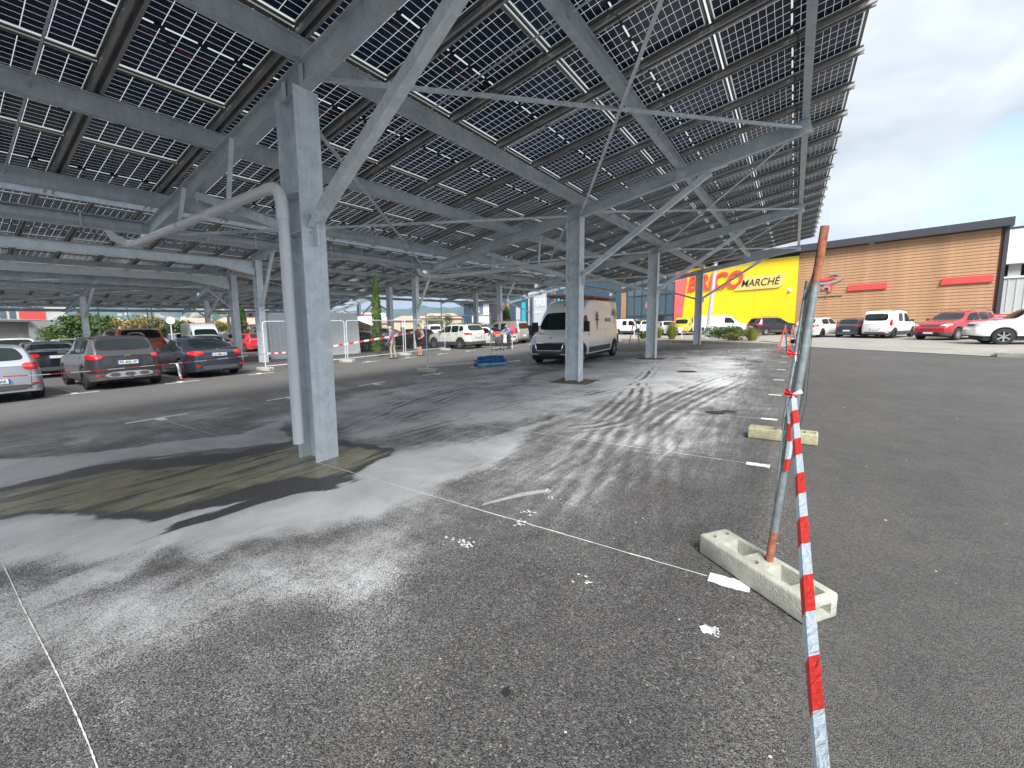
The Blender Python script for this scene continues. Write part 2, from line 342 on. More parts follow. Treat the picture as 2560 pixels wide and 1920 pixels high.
    base=mixc(math_('MULTIPLY',seam,.35),base,(.33,.31,.28))
    # slurry dust, dragged into streaks along the row
    mpp=N(t,'ShaderNodeMapping'); mpp.inputs['Scale'].default_value=(5.5,.55,1); mpp.inputs['Rotation'].default_value=(0,0,R(-14)); l(P,mpp.inputs[0])
    st=noise(1.4,7,.62,mpp.outputs[0],1.2)
    mp3=N(t,'ShaderNodeMapping'); mp3.inputs['Scale'].default_value=(8.0,.7,1); mp3.inputs['Rotation'].default_value=(0,0,R(24)); l(P,mp3.inputs[0])
    st2=noise(1.5,6,.6,mp3.outputs[0],1.6)
    d=attr('dust')
    blot=noise(1.1,7,.62,P,.4)
    far_=N(t,'ShaderNodeMapRange'); far_.inputs['From Min'].default_value=2.2; far_.inputs['From Max'].default_value=4.2; l(sep.outputs['Y'],far_.inputs[0])
    s0=math_('ADD',math_('MULTIPLY',st,.9),math_('MULTIPLY',st2,.8))
    s1=math_('ADD',math_('MULTIPLY',noise(2.6,8,.7,P,.2),.75),math_('MULTIPLY',math_('ADD',st,noise(.7,5,.55)),.475))
    sm2=N(t,'ShaderNodeMix',data_type='FLOAT'); l(far_.outputs[0],sm2.inputs[0]); l(s1,sm2.inputs[2]); l(s0,sm2.inputs[3]); s=sm2.outputs[0]
    dd=math_('ADD',math_('MULTIPLY',d,1.35),math_('MULTIPLY_ADD',s,1.05,-.98))
    dd=math_('ADD',dd,math_('MULTIPLY_ADD',blot,1.4,-.68))
    dd=math_('ADD',dd,math_('MULTIPLY',attr('track'),math_('MULTIPLY_ADD',st,1.0,.45)))
    dd=math_('MULTIPLY',dd,math_('MULTIPLY',d,1.6,clamp=True),clamp=True)
    pore=math_('MULTIPLY_ADD',sc.outputs[2],.75,math_('MULTIPLY',sc2.outputs[2],.25))
    cov=N(t,'ShaderNodeMapRange'); l(math_('SUBTRACT',math_('MULTIPLY',dd,1.30),math_('MULTIPLY',pore,.85)),cov.inputs[0]); cov.inputs['From Min'].default_value=-.22; cov.inputs['From Max'].default_value=.42
    covf=math_('MULTIPLY',cov.outputs[0],math_('GREATER_THAN',dd,.01))
    covf=math_('MULTIPLY',covf,math_('SUBTRACT',1,math_('MULTIPLY',new.outputs[0],.93)))
    base=mixc(math_('MULTIPLY',covf,.93),base,ramp(blot,.3,.7,(.40,.40,.40),(.68,.69,.70)))
    # general fine brown film further left (driven lane)
    lane=N(t,'ShaderNodeMapRange'); lane.inputs['From Min'].default_value=-5.0; lane.inputs['From Max'].default_value=-11.0; l(sep.outputs['X'],lane.inputs[0])
    base=mixc(math_('MULTIPLY',math_('MULTIPLY',lane.outputs[0],.55),math_('MULTIPLY',st,1.25,clamp=True)),base,(.20,.19,.18))
    # wet and mud
    jit=math_('MULTIPLY_ADD',noise(4.5,7,.65,mpp.outputs[0],.5),.35,-.17)
    jit=math_('ADD',jit,math_('MULTIPLY_ADD',noise(14,4,.6),.08,-.04))
    wv=N(t,'ShaderNodeMapRange'); l(math_('ADD',attr('wet'),math_('MULTIPLY',jit,.5)),wv.inputs[0]); wv.inputs['From Min'].default_value=-.01; wv.inputs['From Max'].default_value=.03
    mv=N(t,'ShaderNodeMapRange'); l(math_('ADD',attr('mud'),jit),mv.inputs[0]); mv.inputs['From Min'].default_value=.03; mv.inputs['From Max'].default_value=.10
    mst=noise(.9,6,.6,mpp.outputs[0],.8)
    strk=N(t,'ShaderNodeMapRange'); l(mst,strk.inputs[0]); strk.inputs['From Min'].default_value=.38; strk.inputs['From Max'].default_value=.50
    mudf=math_('MULTIPLY',mv.outputs[0],strk.outputs[0])
    base=mixc(wv.outputs[0],base,ramp(stone,.2,.95,(.022,.022,.023),(.11,.11,.106)))
    base=mixc(math_('MULTIPLY',mudf,.92),base,ramp(mid,.3,.7,(.20,.178,.10),(.36,.325,.21)))
    l(base,p.inputs['Base Color'])
    ro=N(t,'ShaderNodeMapRange'); l(fine,ro.inputs[0]); ro.inputs['To Min'].default_value=.62; ro.inputs['To Max'].default_value=.95
    rr=N(t,'ShaderNodeMix',data_type='FLOAT'); l(wv.outputs[0],rr.inputs[0]); l(ro.outputs[0],rr.inputs[2]); rr.inputs[3].default_value=.36
    rr2=N(t,'ShaderNodeMix',data_type='FLOAT'); l(mudf,rr2.inputs[0]); l(rr.outputs[0],rr2.inputs[2]); rr2.inputs[3].default_value=.20
    l(rr2.outputs[0],p.inputs['Roughness'])
    bp=N(t,'ShaderNodeBump',Distance=.006); bs=math_('SUBTRACT',.85,math_('MAXIMUM',math_('MULTIPLY',mudf,.75),math_('MULTIPLY',covf,.45))); l(bs,bp.inputs['Strength'])
    l(math_('MULTIPLY_ADD',vo.outputs['Distance'],-1.0,math_('MULTIPLY',vo2.outputs['Distance'],-.7)),bp.inputs['Height']); l(bp.outputs[0],p.inputs['Normal'])
    return m
M['asphalt']=asphalt(); gm.materials.append(M['asphalt'])
ground=bpy.data.objects.new('ground',gm); COL.objects.link(ground); tag(ground,kind='structure')

def ribbon(mb,pts,w,h=.004):
    """thin painted strip on the lot along ground points"""
    for a,b in zip(pts[:-1],pts[1:]):
        dx,dy=b[0]-a[0],b[1]-a[1]; n=math.hypot(dx,dy); ox,oy=-dy/n*w/2,dx/n*w/2
        mb.add([(a[0]-ox,a[1]-oy,h),(b[0]-ox,b[1]-oy,h),(b[0]+ox,b[1]+oy,h),(a[0]+ox,a[1]+oy,h)],[(0,1,2,3)])
# painted end marks of the bays: right edge of our row
def roughrect(x0,x1,y0,y1,n=10):
    mb=MB(sl); top=[];bot=[]
    for i in range(n+1):
        x=x0+(x1-x0)*i/n; bot.append((x,y0+random.uniform(-.008,.008),.004)); top.append((x,y1+random.uniform(-.008,.008),.004))
    for i in range(n): mb.add([bot[i],bot[i+1],top[i+1],top[i]],[(0,1,2,3)])
    return mb
marks=bpy.data.objects
for k in range(0,12):
    y=2.77+2.5*k
    roughrect(-.36,-.13,y-.055,y+.055).build('bay_end_mark',M['lineno'],ground)
    if k<3:
        mb=MB(sl); x=-.37
        while x>-4.6:
            x2=x-random.uniform(.05,.4); ribbon(mb,[(x,y+random.uniform(-.004,.004)),(x2,y+random.uniform(-.004,.004))],random.uniform(.006,.014)); x=x2
        mb.build('spray_guide_line',M['lineno'],ground)
mb=MB(sl); pts=[at(4,1404),at(58,1520),at(110,1620),at(150,1700),at(196,1800),at(225,1870),at(258,1960)]
for a,b in zip(pts[:-1],pts[1:]):
    for i in range(12):
        p=[a[0]+(b[0]-a[0])*i/12,a[1]+(b[1]-a[1])*i/12]; q=[a[0]+(b[0]-a[0])*(i+1)/12,a[1]+(b[1]-a[1])*(i+1)/12]
        ribbon(mb,[p,q],random.uniform(.003,.0075))
mb.build('spray_guide_line',M['lineno'],ground)
for k in range(-1,12):   # T marks of the two facing rows across the aisle
    y=2.70+2.5*k
    for x,dirn in ((-10.18,1),(-16.82,-1)):
        if x<-15 and k in(3,): continue
        mb=roughrect(x-.05,x+.05,y-.48,y+.48,3); s2=roughrect(x+(.052 if dirn>0 else -.35),x+(.35 if dirn>0 else -.052),y-.07,y+.07,4)
        b=len(mb.v); mb.v+=s2.v; mb.f+=[tuple(i+b for i in f) for f in s2.f]; mb.mi+=s2.mi
        mb.build('bay_t_mark',M['lineno'],ground)
        if k<3:
            g=MB(sl); xx=x+dirn*.36
            ribbon(g,[(xx,y),(xx+dirn*1.5,y)],.008); ribbon(g,[(xx+dirn*1.7,y),(xx+dirn*3.6,y)],.006)
            g.build('spray_guide_line',M['lineno'],ground)
# white spill, paper scrap and litter
mb=MB(sl); cx,cy=at(1768,1576); vs=[(cx+.034*math.cos(a)*(1+random.uniform(-.25,.25)),cy+.032*math.sin(a)*(1+random.uniform(-.3,.3)),.004) for a in np.linspace(0,6.283,26)[:-1]]
mb.add(vs,[tuple(range(25))])
for i in range(26):
    a=random.uniform(-.5,1.4); r=random.uniform(.03,.065); px_,py_=cx+r*math.cos(a),cy+r*math.sin(a); q=random.uniform(.002,.006)
    mb.add([(px_-q,py_-q,.004),(px_+q,py_-q*.6,.004),(px_+q*.7,py_+q,.004),(px_-q,py_+q*.8,.004)],[(0,1,2,3)])
mb.build('white_paint_spill',M['lineno'],ground)
mb=MB(sl)
for (x,y,n,s) in ((1462,1447,7,.016),(1320,1280,14,.02),(1300,1310,18,.018),(1165,1360,26,.02),(1120,1350,10,.014),(1372,1228,16,.016),(1380,1245,12,.014),(1590,1300,4,.01)):
    c=at(x,y)
    for i in range(n):
        px_=c[0]+random.gauss(0,.035); py_=c[1]+random.gauss(0,.03); q=s*random.uniform(.25,.8)
        mb.add([(px_-q,py_-q*.5,.004),(px_+q,py_-q*.6,.004),(px_+q*.7,py_+q*.5,.004),(px_-q,py_+q*.8,.004)],[(0,1,2,3)])
# tread print
a=at(1205,1265);b=at(1365,1232)
for i in range(34):
    f=i/33; x=a[0]+(b[0]-a[0])*f; y=a[1]+(b[1]-a[1])*f+.04*math.sin(f*3); ribbon(mb,[(x,y),(x-.01,y+.07+.05*math.sin(f*3.1))],.006)
for i in range(420):
    x=random.uniform(-9,3.5); y=random.uniform(.4,13); q=random.uniform(.003,.010)*(1 if random.random()<.93 else 2)
    t=random.uniform(0,3.14); c,s_=math.cos(t)*q,math.sin(t)*q*.6
    mb.add([(x-c,y-s_,.004),(x+s_,y-c*.7,.004),(x+c,y+s_,.004),(x-s_,y+c*.7,.004)],[(0,1,2,3)])
o=mb.build('paint_flecks',M['lineno']); tag(o,'white flecks, tread print and crumbs scattered over the asphalt','flecks',kind='stuff')
# dark oil stains / manholes
for (x,y,r) in ((1790,1032,.17),(1822,1029,.12),(1715,929,.3),(1700,895,.30),(1895,905,.25),(1265,1732,.024)):
    c=at(x,y); mb=MB(sl); mb.add([(c[0]+r*math.cos(a)*random.uniform(.8,1.1),c[1]+r*math.sin(a)*random.uniform(.8,1.1),.004) for a in np.linspace(0,6.283,22)[:-1]],[tuple(range(21))]); mb.build('oil_stain',mat('oil_stain',(.028,.028,.028),.5),ground)
# brown soil patches round the posts
M['soil']=mat('crumbled_soil',(.13,.105,.075),.95,noise=.6,nscale=30.,bump=1.,bscale=60.)
for (cx,cy) in ((-5.0,10.47),(-5.0,18.03),(-5.0,28.2),(-22.3,10.4),(-25.1,10.4),(-22.3,20.9)):
    mb=MB(sl); ring=[]
    for i in range(40):
        t=i/40*4; k=int(t); f=t-k; c=[(-.62,-.55),(.62,-.55),(.62,.55),(-.62,.55)]; p0,p1=c[k%4],c[(k+1)%4]
        ring.append((cx+(p0[0]+(p1[0]-p0[0])*f)*random.uniform(.82,1.0),cy+(p0[1]+(p1[1]-p0[1])*f)*random.uniform(.82,1.0),.006))
    mb.add(ring+[(cx,cy,.03)],[(i,(i+1)%40,40) for i in range(40)]); mb.build('soil_patch',M['soil'],ground)
# pale concrete apron and planter in front of the store, raised on a kerb
M['apron']=mat('pale_asphalt_apron',(.29,.275,.245),.9,noise=.16,nscale=.5,bump=.3,bscale=50.)
M['kerb']=mat('kerb_stone',(.34,.33,.29),.85,noise=.2,nscale=6.,bump=.4)
mb=MB(sl)
ap=[(-11.5,36.0),(-8,35.2),(-.55,29.1),(.94,26.6),(3.4,24.3),(6.2,22.0),(40,12),(40,58),(-45,58),(-45,38)]
inner=[(p[0],p[1],.012) for p in ap]; mb.add(inner,[tuple(range(len(ap)))])
o=mb.build('pavement',M['apron']); tag(o,kind='structure')
mb=MB(sl)
pl=[(-16,33.4),(-11.6,33.2),(-5,29.9),(-.6,26.9),(-.3,27.5),(-1.6,30.4),(-7.5,36.6),(-16,38.5)]
n=len(pl); mb.add([(x,y,.0) for x,y in pl]+[(x,y,.13) for x,y in pl],[tuple(range(n,2*n))]+[(i,(i+1)%n,n+(i+1)%n,n+i) for i in range(n)])
o=mb.build('planter_bed',mat('planter_gravel',(.30,.27,.21),.95,noise=.3,nscale=2.)); tag(o,kind='structure')
mb=MB(sl)
for a,b in zip(pl[0:5],pl[1:6]):
    mb.bar((a[0],a[1],.08),(b[0],b[1],.08),.16,.18)
o=mb.build('kerb',M['kerb']); tag(o,kind='structure')
mb=MB(sl); mb.bar((6.1,22.0,.07),(9.5,20.6,.07),.25,.16); mb.bar((6.1,22.0,.07),(6.6,23.3,.07),.2,.16); o=mb.build('kerb',M['kerb']); tag(o,kind='structure')
mb=MB(sl); ribbon(mb,[(.9,26.7),(3.4,24.4),(6.0,22.1)],.22,.018); o=mb.build('kerb_edging',M['kerb']); tag(o,kind='structure')
# ---------------------------------------------------------------- photovoltaic module
PL,PW=1.8085,1.134
def cellmat():
    m=bpy.data.materials.new('solar_cells'); m.use_nodes=True; t=m.node_tree; p=t.nodes['Principled BSDF']; l=t.links.new; out=t.nodes['Material Output']
    tc=N(t,'ShaderNodeTexCoord'); sp=N(t,'ShaderNodeSeparateXYZ'); l(tc.outputs['Object'],sp.inputs[0])
    def mth(op,a,b=None,c=None):
        n=N(t,'ShaderNodeMath',operation=op)
        for i,q in enumerate((a,b,c)):
            if q is None: continue
            if isinstance(q,(int,float)): n.inputs[i].default_value=q
            else: l(q,n.inputs[i])
        return n.outputs[0]
    ax=mth('ABSOLUTE',sp.outputs['X']); 
    def gaps(v,pitch,w):     # 1 on the gap lines
        f=mth('FRACT',mth('DIVIDE',v,pitch)); d=mth('MULTIPLY',mth('SUBTRACT',.5,mth('ABSOLUTE',mth('SUBTRACT',f,.5))),pitch)
        return mth('LESS_THAN',d,w/2)
    gx=gaps(mth('SUBTRACT',ax,.010),.0935,.0034); gy=gaps(mth('ADD',sp.outputs['Y'],.549),.183,.0068)
    g=mth('MAXIMUM',gx,gy); g=mth('MAXIMUM',g,mth('LESS_THAN',ax,.009)); g=mth('MAXIMUM',g,mth('GREATER_THAN',ax,.8560))
    n=N(t,'ShaderNodeTexNoise',Scale=2.2,Detail=3.0); l(tc.outputs['Object'],n.inputs['Vector'])
    oi=N(t,'ShaderNodeObjectInfo'); rr=N(t,'ShaderNodeValToRGB'); e=rr.color_ramp.elements; e[0].color=(.006,.010,.024,1); e[1].color=(.016,.034,.095,1)
    ad=mth('MULTIPLY_ADD',oi.outputs['Random'],.6,mth('MULTIPLY',n.outputs['Fac'],.5)); l(ad,rr.inputs[0])
    l(rr.outputs[0],p.inputs['Base Color']); p.inputs['Roughness'].default_value=.22; p.inputs['Specular IOR Level'].default_value=.32
    tr=N(t,'ShaderNodeBsdfTransparent'); tr.inputs[0].default_value=(.62,.64,.62,1)
    tl=N(t,'ShaderNodeBsdfTranslucent'); tl.inputs[0].default_value=(.6,.62,.6,1)
    mm=N(t,'ShaderNodeMixShader'); mm.inputs[0].default_value=.25; l(tr.outputs[0],mm.inputs[1]); l(tl.outputs[0],mm.inputs[2])
    mx=N(t,'ShaderNodeMixShader'); l(g,mx.inputs[0]); l(p.outputs[0],mx.inputs[1]); l(mm.outputs[0],mx.inputs[2]); l(mx.outputs[0],out.inputs['Surface'])
    return m
M['cells']=cellmat()
def panel_meshes():
    mb=MB(); a,b=PL/2,PW/2
    mb.add([(-a,-b,.02),(a,-b,.02),(a,b,.02),(-a,b,.02)],[(0,3,2,1)])
    lam=mb.mesh('solar_panel',M['cells'])
    fr=MB(); w,h=.016,.032
    fr.box(-a,a,-b,-b+w,0,h); fr.box(-a,a,b-w,b,0,h); fr.box(-a,-a+w,-b+w,b-w,0,h); fr.box(a-w,a,-b+w,b-w,0,h)
    fr.box(-a,-a+.042,-b+w,b-w,0,.003); fr.box(a-.042,a,-b+w,b-w,0,.003)
    frm=fr.mesh('frame',M['frame'])
    jb=MB()
    jb.box(-.018,.018,-.045,.045,.004,.019)
    jb1=jb.mesh('junction_box',M['blackplastic'])
    jb.v=[];jb.f=[];jb.mi=[]
    for y in (-.38,0,.38): jb.box(-.018,.018,y-.045,y+.045,.004,.019)
    jb.tube([(0,.425,.01),(.02,.5,-.01),(.05,.52,.0),(.08,.54,.01)],.004,5); jb.tube([(0,-.425,.01),(-.03,-.47,-.015),(-.02,-.53,.0)],.004,5)
    jbm=jb.mesh('junction_boxes',M['blackplastic'])
    all_=MB(); all_.v=list(mb.v); all_.f=list(mb.f); all_.mi=[0]*len(mb.f)
    bb=len(all_.v); all_.v+=fr.v; all_.f+=[tuple(i+bb for i in f) for f in fr.f]; all_.mi+=[1]*len(fr.f)
    bb=len(all_.v); all_.v+=jb.v; all_.f+=[tuple(i+bb for i in f) for f in jb.f]; all_.mi+=[2]*len(jb.f)
    far=all_.mesh('solar_panel_far',[M['cells'],M['frame'],M['blackplastic']])
    return lam,frm,jb1,far
LAM,FRM,JBM,FARM=panel_meshes()
SLP=.172
def panel_rot():
    x=Vector((1,0,SLP+SX)).normalized(); y=Vector((0,1,SY)); y=(y-x*y.dot(x)).normalized(); z=x.cross(y)
    return Matrix((x,y,z)).transposed().to_euler()
PROT=panel_rot()
def canopy(label,X0,frames,y0,y1,zoff=0.,posts=((-4.8,-5.2),),near=False,xlow=-10.8,portal=None,phase=2.88):
    root=empty('solar_canopy',(0,0,0)); tag(root,label,'solar canopy','solar carport canopies over the parking rows')
    zr=lambda x: 5.2+SLP*x+zoff
    f=lambda x,y,z: sl(x+X0,y,z)
    G=M['galv']; GD=M['galvd']
    def I(name,a,b,w,h,mt,tf=.014,up=(0,0,1),parent=root):
        mb=MB(f); mb.ibeam(a,b,w,h,tf,.009,up); return mb.build(name,mt,parent)
    for fy in frames:
        # sloped rafter
        h=.27; I('rafter',(.06,fy,zr(.06)+h/2),(xlow,fy,zr(xlow)+h/2),.15,h,M['galvd'],.014)
        for (xa,xb) in posts:
            xm=(xa+xb)/2; zt=zr(xm)
            mb=MB(f)      # post: two wide flanges and a web
            for xf in (xa,xb):
                s=-1 if xf==xa else 1
                z2=zr(xf)
                mb.box(min(xf,xf+s*.018),max(xf,xf+s*.018),fy-.15,fy+.15,-.15,z2)
            lo,hi=min(xa,xb)+.018,max(xa,xb)-.018
            mb.hexa([(lo,fy-.006,-.15),(hi,fy-.006,-.15),(hi,fy+.006,-.15),(lo,fy+.006,-.15),(lo,fy-.006,zr(lo)),(hi,fy-.006,zr(hi)),(hi,fy+.006,zr(hi)),(lo,fy+.006,zr(lo))])
            po=mb.build('post',G,root)
            for z in (2.78,3.22):
                for sgn in (-1,1): st=MB(f); st.box(lo,hi,min(fy+sgn*.007,fy+sgn*.148),max(fy+sgn*.007,fy+sgn*.148),z,z+.012); st.build('stiffener_plate',G,po)
            for sgn in (-1,1):
                for xq in (xa-.01,xb+.01): cp=MB(f); cp.bar((xq,fy+sgn*.04,zr(xq)+.02),(xq,fy+sgn*.04,zr(xq)+.25),.012,.065,(1,0,0)); cp.build('web_stiffener',G,root)
            if near:
                for (xq,zq) in ((xa,2.96),(xa,2.78)):
                    for sgn in (-1,1): bt=MB(f); bt.tube([(xq+.0,fy+sgn*.055,zq),(xq+.035,fy+sgn*.055,zq)],.013,6); bt.build('bolt',M['galvd'],po)
        xa=posts[0][0]; xb=posts[-1][1]
        mb=MB(f); mb.bar((xa+.09,fy,2.93),(-1.72,fy,zr(-1.72)-.05),.12,.12); st=mb.build('strut',G,root)
        c=MB(f); c.bar((xa+.02,fy-.0,2.84),(xa+.22,fy,3.0),.17,.018,(0,0,1)); c.box(xa+.018,xa+.09,fy-.01,fy+.01,2.62,2.95)
        c.build('strut_bracket',G,st); c=MB(f); c.bar((-2.0,fy,zr(-2.0)-.02),(-1.4,fy,zr(-1.4)-.02),.15,.03); c.build('head_plate',G,st)
        mb=MB(f); mb.bar((xb-.02,fy,2.87),(xb-2.75,fy,zr(xb-2.75)-.04),.10,.11); mb.build('strut',G,root)
    # purlins
    pxs=(-.04,-2.4,-4.8,-7.1,-9.45)
    for x in pxs:
        z=zr(x)+.27+.12
        I('purlin',(x,y0,z),(x,y1,z),.12,.235,GD,.012)
    # rails under the modules
    ks=range(int(math.floor((y0-phase)/1.26))+1,int(math.floor((y1-phase)/1.26))+1)
    rail=None
    for k in ks:
        y=phase+1.26*k
        if rail is None:
            mb=MB()
            n=math.hypot(1,SLP); ln=10.9*n
            for s in (-1,1):
                mb.box(-ln,0,min(s*.028,s*.066),max(s*.028,s*.066),0,.018); mb.box(-ln,0,min(s*.028,s*.033),max(s*.028,s*.033),.018,.08)
                mb.box(-ln,0,min(s*.061,s*.066),max(s*.061,s*.066),.018,.05)
            mb.box(-ln,0,-.064,.064,.08,.088)
            rail=mb.mesh('rail',M['alu'])
        o=bpy.data.objects.new('rail',rail); COL.objects.link(o); o.parent=root
        o.location=sl(.685+X0,y,zr(.685)+.27+.237+.001); o.rotation_euler=PROT
    if near:
        # tie rods between purlins
        for fy in frames:
            for dy in (-1.82,1.85,3.7):
                mb=MB(f); 
                for xa_,xb_ in zip(pxs[:-1],pxs[1:]):
                    s_=0 if (dy>3) else 1
                    if s_==0 and pxs.index(xa_)%2==0: continue
                    mb.tube([(xa_,fy+dy,zr(xa_)+.40),(xb_,fy+dy,zr(xb_)+.40)],.012,6)
                    mb.tube([(xb_,fy+dy,zr(xb_)+.40),(xb_+.03,fy+dy,zr(xb_)+.405)],.026,6); mb.tube([(xa_-.03,fy+dy,zr(xa_)+.395),(xa_,fy+dy,zr(xa_)+.40)],.026,6)
                mb.build('tie_rod',M['galvd'],root)
    # modules
    j=0
    for k in list(ks)[:-1]:
        y=phase+1.26*k+.63
        for i in range(6):
            x=.64-1.81*i-.905
            me=LAM if near else FARM
            o=bpy.data.objects.new('solar_panel',me); COL.objects.link(o); o.parent=root
            o.location=sl(x+X0,y,zr(x)+.27+.235+.093); o.rotation_euler=PROT
            if near:
                c=bpy.data.objects.new('frame',FRM); COL.objects.link(c); c.parent=o
                for yy in (-.38,0,.38): c=bpy.data.objects.new('junction_box',JBM); COL.objects.link(c); c.parent=o; c.location=(0,yy+random.uniform(-.01,.01),0)
    # gutter
    mb=MB(f); zg=zr(-10.35)+.27
    mb.tube([(-10.42,y0,zg-.05),(-10.42,y1,zg-.05)],.105,12,False)
    mb.box(-10.40,-10.30,y0,y1,zg+.04,zg+.055); mb.build('gutter',M['galvd'],root)
    y=y0+.3; gb=MB(); gb.box(-.13,.13,0,.03,-.16,-.152); gb.box(.115,.13,0,.03,-.152,.1); gbm=gb.mesh('gutter_bracket',M['galv'])
    while y<y1:
        o=bpy.data.objects.new('gutter_bracket',gbm); COL.objects.link(o); o.parent=root; o.location=sl(X0-10.43,y,zg); y+=.945
    # wind bracing crosses
    for fa,fb in zip(frames[:-1],frames[1:]):
        if fa<-2: continue
        for (xh,xl) in ((-.1,posts[0][0]),(posts[-1][1],-10.55)):
            for (p,q) in (((xl,fa),(xh,fb)),((xh,fa),(xl,fb))):
                mb=MB(f); A=(p[0],p[1]+.05,zr(p[0])+.12); B=(q[0],q[1]-.05,zr(q[0])+.12)
                mb.bar(A,B,.055,.006); mb.bar((A[0],A[1],A[2]+.027),(B[0],B[1],B[2]+.027),.006,.05); mb.build('wind_brace',M['galv'],root)
    return root,zr,f
A,zrA,fA=canopy('nearest solar canopy, its galvanised posts standing in the dusty empty row',0.,(-4.65,2.91,10.47,18.03,28.2),-4.95,28.55,near=True)
# downpipe of the first frame, hangers
def downpipe(fy,root,zr,f,vert_bottom=.26,X0=0):
    y=fy-.27 if fy<5 else fy+.27
    path=[(-10.42,fy-.55,zr(-10.35)+.1),(-10.42,fy-.5,zr(-10.35)-.02),(-10.36,fy-.33,zr(-10.35)-.11),(-10.1,y,zr(-10.35)-.13)]
    end=(-5.30,y,3.30)
    path+=[(-10.1+(end[0]+10.1)*t,y,(zr(-10.35)-.13)+(end[2]-zr(-10.35)+.13)*t) for t in (.25,.5,.75,1.)]
    path+=[(-5.12,y,3.285),(-5.02,y,3.22),(-4.97,y,3.10),(-4.96,y,2.9),(-4.96,y,1.6),(-4.96,y,vert_bottom)]
    mb=MB(f); mb.tube(path,.0625,14); p=mb.build('downpipe',M['pvc'],root,True)
    for seg in ([path[7],path[8],path[9],path[10],path[11]],[(-7.0,y,(path[5][2]+path[6][2])/2-.03),(-6.86,y,(path[5][2]+path[6][2])/2-.04)],[path[1],path[2],path[3]]):
        c=MB(f); c.tube(seg,.070,14); c.build('pipe_collar',M['pvcc'],p,True)
    h=MB(f)
    for x in (-6.3,-8.0):
        zp=path[3][2]+(x+10.1)/(4.8)*(3.30-path[3][2])
        h.bar((x,y,zp+.05),(x,y+.1,zr(x)+.05),.05,.035,(1,0,0)); h.tube([(x-.02,y,zp-.01),(x+.03,y,zp-.012)],.074,12)
    h.build('pipe_hanger',M['galv'],p)
for fy in (2.91,10.47): downpipe(fy,A,zrA,fA)
# loose cables under the modules
def cable(pts,mt,name='cable',r=.004):
    mb=MB(); P=[]
    for a,b in zip(pts[:-1],pts[1:]):
        a=Vector(a);b=Vector(b); n=8; sag=(b-a).length*.06
        for i in range(n):
            t=i/n; q=a.lerp(b,t); q.z-=sag*4*t*(1-t); q.x+=.02*math.sin(t*9+a.x); P.append(q)
    P.append(Vector(pts[-1])); mb.tube(P,r,5); return mb.build(name,M[mt],A)
zu=lambda x,y: gz(x,y)+zrA(x)+.5
def cp(*xy): return [(x,y,zu(x,y)) for x,y in xy]
cable(cp((-3.87,.4),(-3.85,1.6),(-3.9,2.9),(-3.87,4.1),(-3.95,5.4)),'redwire')
cable(cp((-5.67,1.7),(-5.7,2.9),(-5.65,4.1)),'redwire'); cable(cp((-5.7,4.1),(-6.1,4.9),(-6.4,5.3)),'redwire')
cable(cp((-2.07,3.1),(-2.15,3.9),(-2.5,4.1)),'redwire')
cable(cp((-7.45,-.5),(-7.5,1.6),(-7.4,2.9)),'blackplastic'); cable(cp((-2.05,3),(-2.1,4.2),(-2.0,5.4),(-2.1,6.6),(-2.05,7.9)),'blackplastic',r=.006)
cable(cp((-3.9,4.1),(-3.8,5.4),(-3.9,6.7),(-3.85,7.9),(-3.9,9.2)),'blackplastic',r=.006)
cable(cp((-.22,3),(-.25,4.2),(-.2,5.4),(-.25,6.6),(-.2,7.9),(-.24,9.2),(-.2,10.4),(-.25,11.7),(-.2,13)),'blackplastic',r=.009)
cable(cp((-9.2,.5),(-9.25,1.7),(-9.2,2.9)),'blackplastic')
B,zrB,fB=canopy('middle solar canopy on paired posts beyond the aisle',-19.0,(10.4,20.9,31.1,41.3),-.6,41.6,zoff=.42,posts=((-3.15,-3.55),(-5.95,-6.35)),xlow=-10.9)
# long haunched portal beams of the middle canopy
for xb,z in ((-22.33,4.86),(-25.15,4.36)):
    mb=MB(sl); mb.ibeam((xb,.0,z),(xb,10.2,z),.2,.32,.016,.01)
    for a,b,zz in ((8.6,10.24,.34),(1.6,.0,.34)):
        mb.hexa([(xb-.1,a,z-.17),(xb+.1,a,z-.17),(xb+.1,a,z-.16),(xb-.1,a,z-.16),(xb-.1,b,z-.17-zz),(xb+.1,b,z-.17-zz),(xb+.1,b,z-.16),(xb-.1,b,z-.16)])
    mb.build('portal_beam',M['galvn'],B)
C,zrC,fC=canopy('farthest solar canopy in front of the hills',-36.4,(0.,7.55,15.0,22.5,30.0),-6,30.3,zoff=-.05)
# ---------------------------------------------------------------- DIY store
WA=R(11); W0=Vector((0.2,45.9,0)); WD=Vector((-math.cos(WA),math.sin(WA),0)); WN=Vector((-math.sin(WA),-math.cos(WA),0))
def wl(s,o,z): p=W0+WD*s+WN*o; return (p.x,p.y,z)     # s along the wall to the left, o out towards the lot
store=empty('store_building',(0,0,0)); tag(store,'large shop with bright yellow wall, glass front and orange-brown slatted wall','building')
ZB=1.3
def wbox(name,s0,s1,o0,o1,z0,z1,mt,parent=store):
    mb=MB(wl); mb.box(s0,s1,o0,o1,z0,z1); return mb.build(name,mt,parent)
wbox('wall',-11.75,17.95,-8,-.35,ZB,8.9,M['darkmetal'])
wbox('yellow_panel',.16,11.2,-.34,0.02,ZB+.3,8.60,M['yellow'])
for s in (3.55,7.0): wbox('panel_joint',s,s+.03,.021,.03,ZB+.3,8.6,mat('joint_yellow',(.66,.44,.01),.5))
wbox('plinth',.16,11.2,-.2,.05,ZB,ZB+.3,mat('ochre_plinth',(.6,.33,.02),.6))
